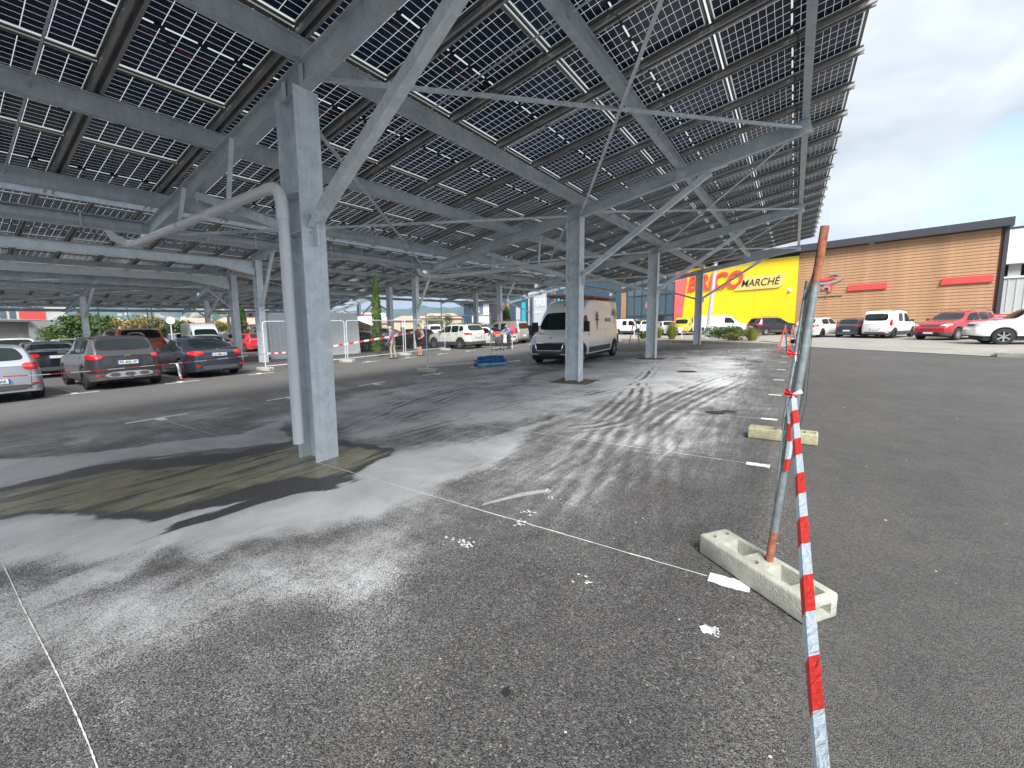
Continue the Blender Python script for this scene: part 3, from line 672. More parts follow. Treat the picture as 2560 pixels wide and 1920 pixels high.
mb=MB(wl); mb.hexa([(10.72,.02,ZB),(11.35,.02,ZB),(11.35,.08,ZB),(10.72,.08,ZB),(9.95,.02,8.6),(11.35,.02,8.6),(11.35,.08,8.6),(9.95,.08,8.6)]); mb.build('red_band',M['redpale'],store)
# slats: one piece per course
nsl=31; z0=ZB+.25; dz=(8.83-z0)/nsl
slat=MB()
slat.hexa([(0,-.05,0),(11.72,-.05,0),(11.72,.0,0),(0,.0,0),(0,-.05,dz-.035),(11.72,-.05,dz-.035),(11.72,-.022,dz-.035),(0,-.022,dz-.035)])
slat.add([(0,-.05,dz-.035),(11.72,-.05,dz-.035),(11.72,-.05,dz),(0,-.05,dz)],[(0,1,2,3)])
sm_=slat.mesh('slat',M['wood'])
for i in range(nsl):
    o=bpy.data.objects.new('slat',sm_); COL.objects.link(o); o.parent=store
    p=wl(-11.72+11.86,0,z0+i*dz); o.matrix_basis=Matrix.Translation(p)@Matrix(((-WD.x,WN.x,0,0),(-WD.y,WN.y,0,0),(0,0,1,0),(0,0,0,1)))
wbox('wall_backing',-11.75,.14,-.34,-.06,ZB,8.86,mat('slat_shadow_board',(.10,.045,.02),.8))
wbox('fascia',-12.1,18.2,-.6,.55,8.86,9.42,M['darkmetal'])
for s in (-9,-4.5,0,4.5): wbox('fascia_joint',s,s+.03,.551,.556,8.86,9.42,mat('fascia_joint_grey',(.09,.09,.10),.5))
wbox('corner_post',-11.95,-11.76,-.3,.06,ZB,8.86,M['darkmetal'])
wbox('soffit_lamp',-4.9,-4.6,.1,.25,8.82,8.858,M['white'])
for (a,b) in ((-3.44,-5.88),(-8.9,-11.46)):
    mb=MB(wl); mb.hexa([(b,.0,5.20),(a,.0,5.20),(a,.14,5.20),(b,.14,5.20),(b-.0,.0,5.67),(a-.08,.0,5.67),(a-.08,.14,5.67),(b-.0,.14,5.67)]); mb.build('red_panel',M['red'],store)
# glazed front
M['shopglass']=mat('shop_glass',(.07,.11,.14),.04,spec=.9,coat=.3)
wbox('glazing',11.4,17.2,-.3,-.1,ZB+.2,8.5,M['shopglass'])
for s in np.linspace(11.4,17.2,7): wbox('mullion',s-.04,s+.04,-.1,-.02,ZB+.2,8.5,M['darkmetal'])
for z in (3.9,6.2,7.4): wbox('transom',11.36,17.24,-.099,-.03,z-.035,z+.035,M['darkmetal'])
wbox('entrance_door',12.6,14.3,-.099,-.06,ZB+.2,3.8,M['black']); wbox('shelf_goods',15.0,16.6,-.06,-.02,ZB+.5,3.5,mat('stacked_goods',(.25,.13,.06),.8,noise=.5,nscale=4.))
for i in range(26):
    wbox('slat',17.3,17.95,-.1,-.03 if i%2==0 else -.032,ZB+.2+i*.275,ZB+.2+i*.275+.24,M['wood'])
# lettering
def text(body,size,mt,parent,s,z,o=.1,ext=.03,shear=0.,off=0.,name='lettering',space=1.,frame=None):
    cu=bpy.data.curves.new(name,'FONT'); cu.body=body; cu.size=size; cu.extrude=ext; cu.shear=shear; cu.offset=off; cu.space_character=space; cu.align_x='LEFT'
    ob=bpy.data.objects.new('tmp',cu); COL.objects.link(ob); bpy.context.view_layer.update()
    me=bpy.data.meshes.new_from_object(ob.evaluated_get(bpy.context.evaluated_depsgraph_get())); bpy.data.objects.remove(ob)
    me.name=name; me.materials.clear(); me.materials.append(mt)
    t=bpy.data.objects.new(name,me); COL.objects.link(t)
    if frame is None:
        p=wl(s,o,z); frame=Matrix.Translation(p)@Matrix(((-WD.x,0,WN.x,0),(-WD.y,0,WN.y,0),(0,1,0,0),(0,0,0,1)))
    t.matrix_world=frame
    if parent: t.parent=parent; t.matrix_parent_inverse.identity(); t.matrix_basis=frame
    return t
def fit(t,width,height):
    xs=[v.co.x for v in t.data.vertices]; ys=[v.co.y for v in t.data.vertices]
    x0,y0=min(xs),min(ys); kx=width/(max(xs)-x0); ky=height/(max(ys)-y0)
    for v in t.data.vertices: v.co.x=(v.co.x-x0)*kx; v.co.y=(v.co.y-y0)*ky
fit(text('BRICO',2.0,M['red'],store,9.95,6.22,.12,.10,.22,.045,'shop_name'),5.35,1.65)
pl_=MB(wl)
a=[(5.35,5.92),(4.65,7.18),(1.02,7.18),(1.28,6.2),(1.42,6.02),(1.7,5.92)]
pl_.add([(s,.02,z) for s,z in a]+[(s,.16,z) for s,z in a],[tuple(range(6))[::-1],tuple(range(6,12))]+[(i,(i+1)%6,6+(i+1)%6,6+i) for i in range(6)])
pl_.build('sign_plate',M['beige'],store)
fit(text('MARCHÉ',1.0,M['black'],store,4.72,6.22,.175,.012,.22,.004,'shop_name'),3.25,.84)
mb=MB(wl); mb.tube([(.75,.03,5.62),(.62,.22,5.58)],.10,10); mb.box(.58,.9,.02,.06,5.45,5.8); cmr=mb.build('security_camera',M['white'],store,True)
# swoosh emblem
def swoosh(pts,w,mt,o):
    mb=MB(wl); n=len(pts); P=[]
    def cat(t):
        k=min(int(t*(n-1)),n-2); f=t*(n-1)-k; p0=pts[max(k-1,0)];p1=pts[k];p2=pts[k+1];p3=pts[min(k+2,n-1)]
        return [.5*((2*p1[j])+(-p0[j]+p2[j])*f+(2*p0[j]-5*p1[j]+4*p2[j]-p3[j])*f*f+(-p0[j]+3*p1[j]-3*p2[j]+p3[j])*f**3) for j in (0,1)]
    m=20
    for i in range(m+1):
        t=i/m; c=cat(t); c2=cat(min(1,t+.01)) if t<1 else c; c1=cat(max(0,t-.01)); dx,dy=c2[0]-c1[0],c2[1]-c1[1]; l=math.hypot(dx,dy) or 1
        ww=w*(math.sin(math.pi*(.12+.8*t)))**.8
        P.append((c[0]-dy/l*ww,o,c[1]+dx/l*ww)); P.append((c[0]+dy/l*ww,o,c[1]-dx/l*ww))
    P2=[(x,o+.08,z) for x,_,z in P]; b=len(P)
    fs=[(2*i,2*i+1,2*i+3,2*i+2) for i in range(m)]+[(b+2*i,b+2*i+2,b+2*i+3,b+2*i+1) for i in range(m)]+[(2*i,2*i+2,b+2*i+2,b+2*i) for i in range(m)]+[(2*i+1,b+2*i+1,b+2*i+3,2*i+3) for i in range(m)]
    mb.add(P+P2,fs); return mb.build('emblem',mt,store)
gry=mat('emblem_grey',(.30,.28,.31),.4)
swoosh([(-1.0,6.05),(-1.7,5.98),(-2.5,6.05),(-3.1,6.30)],.11,gry,.02); swoosh([(-1.0,6.35),(-1.6,6.28),(-2.2,6.32),(-2.55,6.42)],.10,M['red'],.02)
swoosh([(-2.75,6.58),(-2.6,6.72),(-2.35,6.70),(-2.2,6.62)],.09,gry,.02); swoosh([(-1.7,5.45),(-1.95,5.72),(-2.25,5.66),(-2.3,5.2)],.17,M['red'],.02); swoosh([(-1.7,5.42),(-1.93,5.66),(-2.17,5.6),(-2.2,5.22)],.08,gry,.10)
fit(text('mousquetaires',.3,M['darkmetal'],store,-1.1,4.72,.03,.012),2.0,.22)
# light grey hall round the corner
side=empty('grey_hall',(0,0,0)); tag(side,'light grey ribbed metal hall beyond the corner of the slatted wall','building')
M['ribbed']=mat('light_grey_ribbed_metal',(.50,.51,.50),.5,noise=.05)
mb=MB(wl); mb.box(-24,-12.15,-3.6,-2.4,ZB,5.6); 
mb.build('lower_wall',M['ribbed'],side)
mb=MB(wl)
for i in range(30): mb.box(-24+i*.4,-24+i*.4+.05,-2.4,-2.37,ZB,5.6)
mb.build('ribs',M['ribbed'],side)
mb=MB(wl); mb.box(-24,-12.12,-3.0,-2.0,6.55,9.0); mb.build('upper_wall',M['white'],side); 
mb=MB(wl); mb.box(-24,-12.12,-3.1,-1.95,9.0,9.12); mb.build('roof_edge',M['darkmetal'],side)
mb=MB(wl); mb.box(-24,-12.12,-4.6,-3.65,ZB,9.0); mb.build('inner_wall',M['black'],side); mb=MB(wl); mb.box(-12.9,-12.3,-2.9,-2.5,5.6,6.55); mb.build('pillar',M['ribbed'],side)
mb=MB(wl); mb.box(-24,-12.1,-2.5,-2.3,5.55,5.68); mb.build('flashing',M['white'],side)
# banner of flowers
ban=empty('garden_banner',(0,0,0)); tag(ban,'red and white banner with four flower photos beside the slatted wall','banner')
mb=MB(wl); mb.box(-15.2,-9.15,1.6,1.63,2.15,2.78); mb.build('banner_sheet',M['white'],ban)
mb=MB(wl); mb.box(-15.2,-9.15,1.631,1.634,2.60,2.88); mb.build('header_strip',M['red'],ban)
fit(text('DES PRODUCTEURS ET DES SAVEURS DE MEDITERRANEE',.2,M['white'],ban,-9.4,2.69,1.64,.003),3.0,.10)
for i,(c1) in enumerate(((.30,.14,.28),(.55,.16,.04),(.24,.16,.5),(.55,.50,.45),(.2,.3,.1))):
    mb=MB(wl); mb.box(-9.25-i*.95-.85,-9.25-i*.95,1.631,1.636,2.0,2.58); mb.build('photo_print',mat('flower_print',c1,.5,noise=.9,nscale=7.),ban)
mb=MB(wl); 
for s in (-9.2,-12,-15): mb.box(s-.05,s+.05,1.5,1.58,ZB,2.95)
mb.build('stakes',M['galv'],ban)
# ---------------------------------------------------------------- buildings behind
def bbox(name,x0,x1,y0,y1,z0,z1,mt,parent): mb=MB(); mb.box(x0,x1,y0,y1,z0,z1); return mb.build(name,mt,parent)
def place(az,dist):  # bearing and distance from the lot's corner
    return Vector((math.sin(R(az))*dist,math.cos(R(az))*dist,0))
def facade(root,az0,d0,az1,d1):
    a=place(az0,d0); b=place(az1,d1); u=(b-a).normalized(); n=Vector((u.y,-u.x,0)); 
    if n.dot(-a)<0: n=-n
    return (lambda s,o,z:tuple(a+u*s+n*o+Vector((0,0,z)))),(b-a).length
def fb(fn,name,s0,s1,o0,o1,z0,z1,mt,root): mb=MB(fn); mb.box(s0,s1,o0,o1,z0,z1); return mb.build(name,mt,root)
# grey school-like block at far left
lb=empty('grey_block',(0,0,0)); tag(lb,'low grey concrete block with red and white panels at the left edge','building')
fn,ln=facade(lb,-90,80,-80.0,80); 
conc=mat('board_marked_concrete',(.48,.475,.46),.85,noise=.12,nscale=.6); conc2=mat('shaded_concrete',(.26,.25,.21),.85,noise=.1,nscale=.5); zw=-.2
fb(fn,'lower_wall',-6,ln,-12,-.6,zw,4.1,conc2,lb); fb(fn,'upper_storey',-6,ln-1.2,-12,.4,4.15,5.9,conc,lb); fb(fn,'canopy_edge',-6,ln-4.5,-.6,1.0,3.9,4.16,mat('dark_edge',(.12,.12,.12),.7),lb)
fb(fn,'end_wall',ln-4.6,ln,-12,.35,zw,4.14,mat('grey_block_wall',(.22,.22,.225),.9,noise=.1),lb)
fb(fn,'door',ln-3.3,ln-2.5,.35,.38,1.6,3.3,mat('door_brown',(.08,.06,.06),.7),lb)
for s in (1.2,): fb(fn,'window',s,s+1.0,.41,.45,3.9,6.1,M['darkmetal'],lb)
for i in range(4): fb(fn,'window',ln-6.8+i*.95,ln-5.95+i*.95,.41,.45,5.45,5.8,M['shopglass'],lb)
for i in range(2): fb(fn,'window',ln-6.7+i*.75,ln-6.2+i*.75,.41,.45,4.3,5.3,M['shopglass'],lb)
for i in range(3): fb(fn,'red_shutter',ln-5.2+i*.74,ln-4.52+i*.74,.41,.46,4.3,5.42,M['red'],lb)
fb(fn,'red_panel',ln-.4,ln+.35,.42,.6,4.0,5.1,M['redpale'],lb)
# houses with pale tile roofs
M['tile']=mat('pale_pink_roof_tiles',(.50,.32,.24),.9,noise=.12,nscale=1.5,bump=.3,bscale=6.); M['render']=mat('cream_render',(.58,.46,.33),.9,noise=.06)
def house(az,d,w,dp,h,rh,label,name='house'):
    c=place(az,d); z=gz(c.x,c.y)-.4; r=empty(name,(c.x,c.y,z),R(-az)); tag(r,label,'house')
    mb=MB(); mb.box(-w/2,w/2,-dp/2,dp/2,0,h); mb.build('wall',M['render'],r)
    mb=MB(); e=.5; k=.32
    mb.add([(-w/2-e,-dp/2-e,h),(w/2+e,-dp/2-e,h),(w/2+e,dp/2+e,h),(-w/2-e,dp/2+e,h),(-w*k,0,h+rh),(w*k,0,h+rh)],[(0,1,5,4),(1,2,5),(2,3,4,5),(3,0,4),(0,3,2,1)]); mb.build('roof',M['tile'],r)
    for i in range(max(2,int(w/3.5))):
        x=-w/2+(i+.6)*w/max(2,int(w/3.5)); mb=MB(); mb.box(x-.5,x+.5,-dp/2-.03,-dp/2-.005,1,2.3); mb.build('window',M['darkmetal'],r)
    return r
house(-77.6,84,13,9,2.5,1.7,'long house with pale pink hipped roof behind the first far post')
house(-71.0,95,6,7,3.0,1.6,'small peach house half hidden behind the yellow-green bush')
house(-66.5,105,12,8,3.2,1.6,'pink-roofed house behind the slim cypress by the height barrier')
house(-51.3,120,16,9,3.4,1.4,'tan roofed house left of the broad cypress column')
house(-46.8,118,13,9,4.0,1.5,'orange rendered house right of the broad cypress')
house(-43.6,112,10,8,4.4,1.5,'terracotta house seen between the two posts above the person in black')
ws=empty('white_retail_shed',(0,0,0)); tag(ws,'white flat retail shed far behind the cardboard stacks','building'); fn,ln=facade(ws,-57,160,-50.5,160); fb(fn,'wall',0,ln,-20,0,0,9.0,M['white'],ws); fb(fn,'parapet',3,ln-1,-1,.3,9.0,10.5,M['white'],ws); fb(fn,'sign_band',9,13,.3,.5,9.2,10.0,M['redpale'],ws)
# blue retail row in the distance
br=empty('blue_retail_row',(0,0,0)); tag(br,'row of dark blue and grey retail shops behind the silver people carrier','building')
fn,ln=facade(br,-40.6,92,-27.0,74); navy=mat('navy_cladding',(.035,.075,.12),.5); gla=mat('blue_grey_glass',(.17,.21,.28),.15); lg=mat('light_grey_cladding',(.45,.47,.52),.6)
zb=1.2
fb(fn,'wall',0,ln,-20,0,zb,8.6,navy,br)
fb(fn,'roof_edge',-1.2,ln*.36,-20,.8,8.6,8.95,M['darkmetal'],br)
def seg(nm,a,b,z0,z1,mt,o=.05): return fb(fn,nm,ln*a,ln*b,0.001,o,z0,z1,mt,br)
seg('shop_window',.10,.235,zb,6.2,M['white']); seg('shop_window',.235,.30,zb,8.5,M['white'],.1); seg('glazing',.12,.23,6.3,8.3,gla)
seg('dark_panel',.30,.42,zb,8.5,M['darkmetal']); seg('brick_panel',.42,.51,zb,8.3,mat('terracotta_panel',(.48,.20,.08),.8,noise=.1),.1)
seg('glazing',.70,.86,zb,9.8,lg,.15); seg('blue_poster',.635,.67,4.2,8,mat('cyan_poster',(.03,.38,.5),.5),.1); seg('pale_panel',.58,.62,zb,7.2,lg,.1); seg('poster',.63,.675,zb+1,4.2,mat('beach_poster',(.4,.28,.14),.6,noise=.4,nscale=.6),.1)
seg('upper_wall',.5,1.35,8.6,11.5,navy,.02)
fb(fn,'extension_wall',ln*1.0,ln*1.45,-15,0,zb,11.5,navy,br); fb(fn,'cyan_poster',ln*.955,ln*.995,.05,.12,4.5,8.3,mat('cyan_poster_print',(.05,.45,.6),.5),br); fb(fn,'round_sign',ln*1.07,ln*1.1,.05,.12,8.2,9.4,M['white'],br)
def textf(body,s,z,w,h,o,mt,parent,fn,name='lettering'):
    p0=Vector(fn(s,o,z)); p1=Vector(fn(s+1,o,z)); p2=Vector(fn(s,o+1,z)); u=p1-p0; n=p2-p0
    fr=Matrix(((u.x,0,n.x,p0.x),(u.y,0,n.y,p0.y),(0,1,0,p0.z),(0,0,0,1)))
    t=text(body,1,mt,parent,0,0,0,.02,0,.015,name,1.,fr); fit(t,w,h); return t
textf('CENTRAKOR',ln*.705,7.0,ln*.15,1.5,.2,M['white'],br,fn); textf('style & deco',ln*.73,5.6,ln*.09,.7,.2,M['white'],br,fn); textf('stora',ln*1.02,6.0,ln*.1,1.0,.1,M['white'],br,fn)
textf('PR',ln*.13,6.6,ln*.07,1.3,.12,M['white'],br,fn)
# ---------------------------------------------------------------- vegetation
def leafmat(name,c1,c2):
    m=bpy.data.materials.new(name); m.use_nodes=True; t=m.node_tree; p=t.nodes['Principled BSDF']
    g=N(t,'ShaderNodeNewGeometry'); n=N(t,'ShaderNodeTexNoise',Scale=.9,Detail=4.0); t.links.new(g.outputs['Position'],n.inputs['Vector'])
    r=N(t,'ShaderNodeValToRGB'); r.color_ramp.elements[0].position=.3; r.color_ramp.elements[1].position=.72; r.color_ramp.elements[0].color=(*c1,1); r.color_ramp.elements[1].color=(*c2,1)
    ad=N(t,'ShaderNodeMath',operation='MULTIPLY_ADD'); ad.inputs[1].default_value=.35; t.links.new(g.outputs['Random Per Island'],ad.inputs[0]); 
    s=N(t,'ShaderNodeMath',operation='SUBTRACT'); s.inputs[1].default_value=.17; t.links.new(n.outputs['Fac'],s.inputs[0]); t.links.new(s.outputs[0],ad.inputs[2])
    t.links.new(ad.outputs[0],r.inputs[0]); t.links.new(r.outputs[0],p.inputs['Base Color']); p.inputs['Roughness'].default_value=.7; p.inputs['Specular IOR Level'].default_value=.2
    return m
M['leaf']=leafmat('green_leaves',(.035,.07,.018),(.12,.18,.045)); M['leafy']=leafmat('yellow_green_leaves',(.12,.15,.03),(.30,.31,.06)); M['leafd']=leafmat('dark_leaves',(.022,.055,.018),(.075,.14,.03))
M['leafb']=leafmat('olive_brown_leaves',(.12,.10,.03),(.30,.24,.07)); M['bark']=mat('bark',(.10,.075,.055),.9,noise=.3)
def crown(mb,c,rx,ry,rz,n,s,clumps=14,shell=.55):
    cl=[]
    for i in range(clumps):
        while True:
            p=Vector((random.uniform(-1,1),random.uniform(-1,1),random.uniform(-1,1)))
            if shell*.6<p.length<1: break
        cl.append((Vector((p.x*rx*.72,p.y*ry*.72,p.z*rz*.72)),random.uniform(.28,.5)))
    cl.append((Vector((0,0,0)),.62))
    for i in range(n):
        cc,r=random.choice(cl)
        d=Vector((random.gauss(0,1),random.gauss(0,1),random.gauss(0,1))).normalized()*random.uniform(.55,1.05)*r
        p=Vector(c)+cc+Vector((d.x*rx,d.y*ry,d.z*rz))
        a=Vector((random.gauss(0,1),random.gauss(0,1),random.gauss(0,.6))).normalized()*s*random.uniform(.6,1.3); b=a.cross(Vector((random.gauss(0,1),random.gauss(0,1),random.gauss(0,1)))).normalized()*s*random.uniform(.4,.8)
        mb.add([p-a,p-b*.8,p+a,p+b*.8],[(0,1,2,3)])
def tree(az,d,h,w,label,leaf='leaf',trunk=.3,n=900,group='trees behind the car park',z0=None,clumps=14,s=None):
    p=place(az,d); z=gz(p.x,p.y) if z0 is None else z0
    n=int(n*2.2); r=empty('tree',(p.x,p.y,z)); tag(r,label,'tree',group)
    h=(h*(.86 if az<-60 else 1)-max(z,0)); mb=MB(); th=h*trunk; mb.tube([(0,0,-.3),(.05,0,th*.6),(0,.05,th),(0,0,h*.7)],.1,7,rs=[w*.06,w*.045,w*.035,w*.012])
    for i in range(5):
        a=i*1.26+random.random(); mb.tube([(0,0,th),(math.cos(a)*w*.18,math.sin(a)*w*.18,th+h*.16),(math.cos(a)*w*.34,math.sin(a)*w*.34,th+h*.34)],.05,5,rs=[w*.025,w*.016,w*.006])
    mb.build('trunk',M['bark'],r)
    mb=MB(); crown(mb,(0,0,th+(h-th)*.5),w/2,w/2,(h-th)/2,n,s or w*.030,clumps); mb.build('crown',M[leaf],r); return r
def cypress(az,d,h,w,label,leaf='leafd',n=1100,z0=None,name='cypress_tree',group='slim cypresses'):
    p=place(az,d); z=gz(p.x,p.y) if z0 is None else z0
    r=empty(name,(p.x,p.y,z)); tag(r,label,'cypress',group); h=h-z*.6
    mb=MB(); mb.tube([(0,0,-.3),(0,0,h*.8)],.06,6,rs=[.09,.02]); mb.build('trunk',M['bark'],r); mb=MB()
    nc=9; ax=[(random.uniform(-.28,.28)*w,random.uniform(-.28,.28)*w,random.uniform(.78,1.0)) for _ in range(5)]+[(0,0,1.0)]
    for i in range(n):
        ox,oy,hh=random.choice(ax); t=random.random()**.8; zz=(.06+.94*t)*h*hh; rad=w*.26*(1-t**2.6)*(.6+.4*min(1,t*6))*(1+.22*math.sin(zz*3+ox*9))
        a=random.random()*6.283; q=rad*random.uniform(.6,1.1); p_=Vector((ox*(1-t*.4)+math.cos(a)*q,oy*(1-t*.4)+math.sin(a)*q,zz))
        s=.045*w+.035; u=Vector((math.cos(a)*.35,math.sin(a)*.35,1)).normalized()*s*random.uniform(.8,1.8); v=Vector((-math.sin(a),math.cos(a),random.uniform(-.3,.3)))*s*random.uniform(.4,.9)
        mb.add([p_-u,p_-v,p_+u,p_+v],[(0,1,2,3)])
    mb.build('crown',M[leaf],r); return r
tree(-79.3,68,5.6,7.0,'round green tree just right of the first far post','leaf',.25,1500,clumps=22)
tree(-81.6,70,3.8,4.0,'green tree between the grey block and the first far post','leaf',.2,700)
tree(-75.8,60,5.3,4.6,'straggly tree with orange-brown autumn leaves near the far lamp posts','leafb',.25,620,clumps=9)
tree(-73.9,64,4.9,6.8,'wide light green tree right of the twin lamp posts','leaf',.15,1400,clumps=20)
tree(-72.2,66,3.9,3.4,'dark reddish green tree left of the yellow-green bush','leafd',.15,600)
tree(-70.9,64,3.7,3.6,'small bushy tree in front of the peach house','leafy',.15,700)
tree(-69.0,62,4.6,4.4,'bright yellow-green round tree next to the second far post','leafy',.15,1200,clumps=18)
tree(-62.4,62,4.2,3.6,'pale green spreading tree framed by the height barrier','leaf',.2,420)
tree(-44.6,66,5.2,3.4,'conical green tree between the two posts above the person in black','leaf',.1,900)
tree(-42.0,70,3.4,2.6,'small dark tree behind the second post of the pair','leafd',.1,500)
tree(-42.9,80,6.2,3.4,'green tree over the camper roof','leaf',.12,700)
tree(-40.6,84,4.4,6.5,'yellowish bushy tree left of the blue shops','leafy',.1,900)
tree(-38.6,86,4.4,6.0,'olive bush right beside the blue shop corner','leafb',.1,800)
tree(-32.9,64,3.8,2.6,'thin orange tree before the terracotta panel','leafb',.15,500)
c0=at(942,866); rr=math.hypot(*c0); cypress(-51.85,24.5,4.9,.78,'tall broad cypress clump rising beside the cardboard stacks','leaf',3000)
cypress(-66.9,40,3.9,1.25,'slim cypress left of the red and white height barrier','leafd',1400)
cypress(-59.6,44,3.7,1.1,'slim cypress behind the striped gate end','leafd',900)
cypress(-36.6,58,3.3,1.7,'low rounded cypress in front of the white shop window','leafd',900)
cypress(-34.9,52,5.0,2.0,'bright green cone-shaped cypress before the dark shop panel','leaf',1500)
# low planting
def bush(x,y,w,h,label,leaf,n,spiky=False,s=.06):
    r=empty('bush',(x,y,gz(x,y)+.1)); tag(r,label,'bush','plants in the kerbed bed')
    mb=MB(); mb.tube([(0,0,-.1),(0,0,h*.4)],.03,5); mb.build('stem',M['bark'],r); mb=MB()
    if spiky:
        for i in range(n):
            a=random.random()*6.283; l=h*random.uniform(.5,1.05); sp=random.uniform(.02,.62)*w*random.uniform(.6,1); b0=Vector((math.cos(a)*.1*w,math.sin(a)*.1*w,0)); tip=Vector((math.cos(a)*sp,math.sin(a)*sp,l)); sd=Vector((-math.sin(a),math.cos(a),0))*.010
            m_=b0.lerp(tip,.6)+Vector((0,0,.08*l)); mb.add([b0-sd,b0+sd,m_+sd,m_-sd,tip],[(0,1,2,3),(3,2,4)])
    else: crown(mb,(0,0,h*.42),w/2,w*.4,h*.55,n,s,16)
    mb.build('foliage',M[leaf],r)
for q,w,h,lb_,lf,n,sp in (((1812,850),3.5,1.1,'wide bright green spreading juniper in the kerbed bed','leaf',2600,False),((1840,856),1.6,.65,'low olive patch at the right end of the juniper','leafb',700,False),((1879,857),1.5,.95,'pale spiky weed tuft at the right end of the kerbed bed','leafy',420,True),
  ((1679,852),1.5,1.35,'golden ornamental grass tuft in the kerbed bed','leafy',700,True),((1648,850),.8,1.1,'small golden grass tuft beside the third post','leafy',300,True),((1607,851),1.2,.7,'low green weeds at the left end of the kerbed bed','leaf',300,True)):
    x,y=at(*q); bush(x,y,w,h,lb_,lf,n,sp,.07)
hx=[]
for i in range(11):
    a=-82+i*.75; p=place(a,52+random.uniform(-2,2)); r=empty('shrub',(p.x,p.y,gz(p.x,p.y))); tag(r,['hedge shrub at the left end of the far hedge, by the grey block','pale hedge shrub before the dark bar fence','hedge shrub under the end of the red shutters','yellow hedge shrub left of the first far post','hedge shrub touching the first far post','pale hedge shrub just right of the first far post','hedge shrub below the left end of the pink hipped roof','yellow hedge shrub below the middle of the pink hipped roof','hedge shrub below the right end of the pink hipped roof','pale hedge shrub under the autumn tree','hedge shrub at the foot of the twin lamp posts'][i],'shrub','hedge shrubs at the far edge')
    mb=MB(); crown(mb,(0,0,1.0),.6,.6,1.1,160,.07,6); mb.build('foliage',M['leafy' if i%2 else 'leaf'],r)
# ---------------------------------------------------------------- far hills and their air
def hills(name,azs,dist,elev,c1,c2,seed,rough=.12,depth=900):
    rng=np.random.RandomState(seed); n=260; m=26; A_=np.linspace(azs[0],azs[1],n)
    prof=np.interp(A_,[e[0] for e in elev],[e[1] for e in elev]); det=np.zeros(n)
    for k in (9,19,41,83): det+=np.sin(A_*k*.11+rng.rand()*6)*rough/k*3
    V=[];F=[]
    for j in range(m):
        t=j/(m-1)
        for i in range(n):
            h=dist*(prof[i]*(1+det[i]*(1.2)))*math.sin(t*math.pi/2)**1.3; bump_=dist*.004*math.sin(i*.5+j*1.1+rng.rand()*1.2)*math.sin(t*3.1)
            dd=dist+t*depth+ 60*math.sin(i*.13+j*.3); p=place(A_[i],dd); V.append((p.x,p.y,max(-8,h*(dd/dist)+bump_)-2*(1-t)))
    for j in range(m-1):
        for i in range(n-1): F.append((j*n+i,j*n+i+1,(j+1)*n+i+1,(j+1)*n+i))
    mb=MB(); mb.add(V,F); mt=bpy.data.materials.new(name); mt.use_nodes=True; t=mt.node_tree; p=t.nodes['Principled BSDF']; p.inputs['Roughness'].default_value=1; p.inputs['Specular IOR Level'].default_value=0
    g=N(t,'ShaderNodeNewGeometry'); nn=N(t,'ShaderNodeTexNoise',Scale=.012,Detail=9.0,Roughness=.7); t.links.new(g.outputs['Position'],nn.inputs['Vector'])
    r=N(t,'ShaderNodeValToRGB'); r.color_ramp.elements[0].position=.42; r.color_ramp.elements[1].position=.60; r.color_ramp.elements[0].color=(*c1,1); r.color_ramp.elements[1].color=(*c2,1); t.links.new(nn.outputs['Fac'],r.inputs[0]); t.links.new(r.outputs[0],p.inputs['Base Color'])
    o=mb.build('hills',mt,None,True); tag(o,kind='structure'); return BVHTree.FromPolygons(V,F)
HB=hills('far_blue_hills',(-100,-15),2600,[(-100,.085),(-84,.08),(-74,.088),(-66,.078),(-60,.068),(-57,.058),(-54,.062),(-48,.068),(-42,.072),(-34,.06),(-15,.04)],(.035,.07,.035),(.10,.13,.06),3)
HR=hills('rocky_hill',(-80,-60),1500,[(-80,.0),(-76,.012),(-72,.050),(-69,.078),(-66.5,.066),(-63,.03),(-60,.0)],(.07,.10,.045),(.38,.36,.31),5,.2,400)
hills('near_green_hill',(-46,-24),700,[(-46,.0),(-42.5,.030),(-39.5,.062),(-36,.078),(-30,.07),(-24,.02)],(.05,.09,.03),(.20,.22,.12),8,.1,200)
# villages dotted on the slopes
for i in range(46):
    a=random.gauss(-75.5,2.2) if i<34 else random.uniform(-73,-67); e=random.uniform(.016,.043) if i<34 else random.uniform(.008,.03)
    d=Vector((math.sin(R(a)),math.cos(R(a)),e)); o_=Vector((0,0,CH)); h1=HR.ray_cast(o_,d); h2=HB.ray_cast(o_,d)
    hs=[h for h in (h1,h2) if h[0] is not None]
    if not hs: continue
    h=min(hs,key=lambda q:q[3]); p=h[0]; s=p.length*random.uniform(.0022,.0042)
    r=empty('hillside_house',p,random.uniform(0,3)); tag(r,'tiny pale house dotted on the far blue hillside','house','pale houses on the far hillside')
    mb=MB(); mb.box(-s,s,-s*.7,s*.7,-s*2,s*.8); mb.build('wall',M['render'] if i%3 else M['white'],r); mb=MB(); mb.add([(-s,-s*.7,s*.8),(s,-s*.7,s*.8),(s,s*.7,s*.8),(-s,s*.7,s*.8),(-s,0,s*1.25),(s,0,s*1.25)],[(0,1,5,4),(2,3,4,5),(1,2,5),(3,0,4)]); mb.build('roof',M['tile'],r)
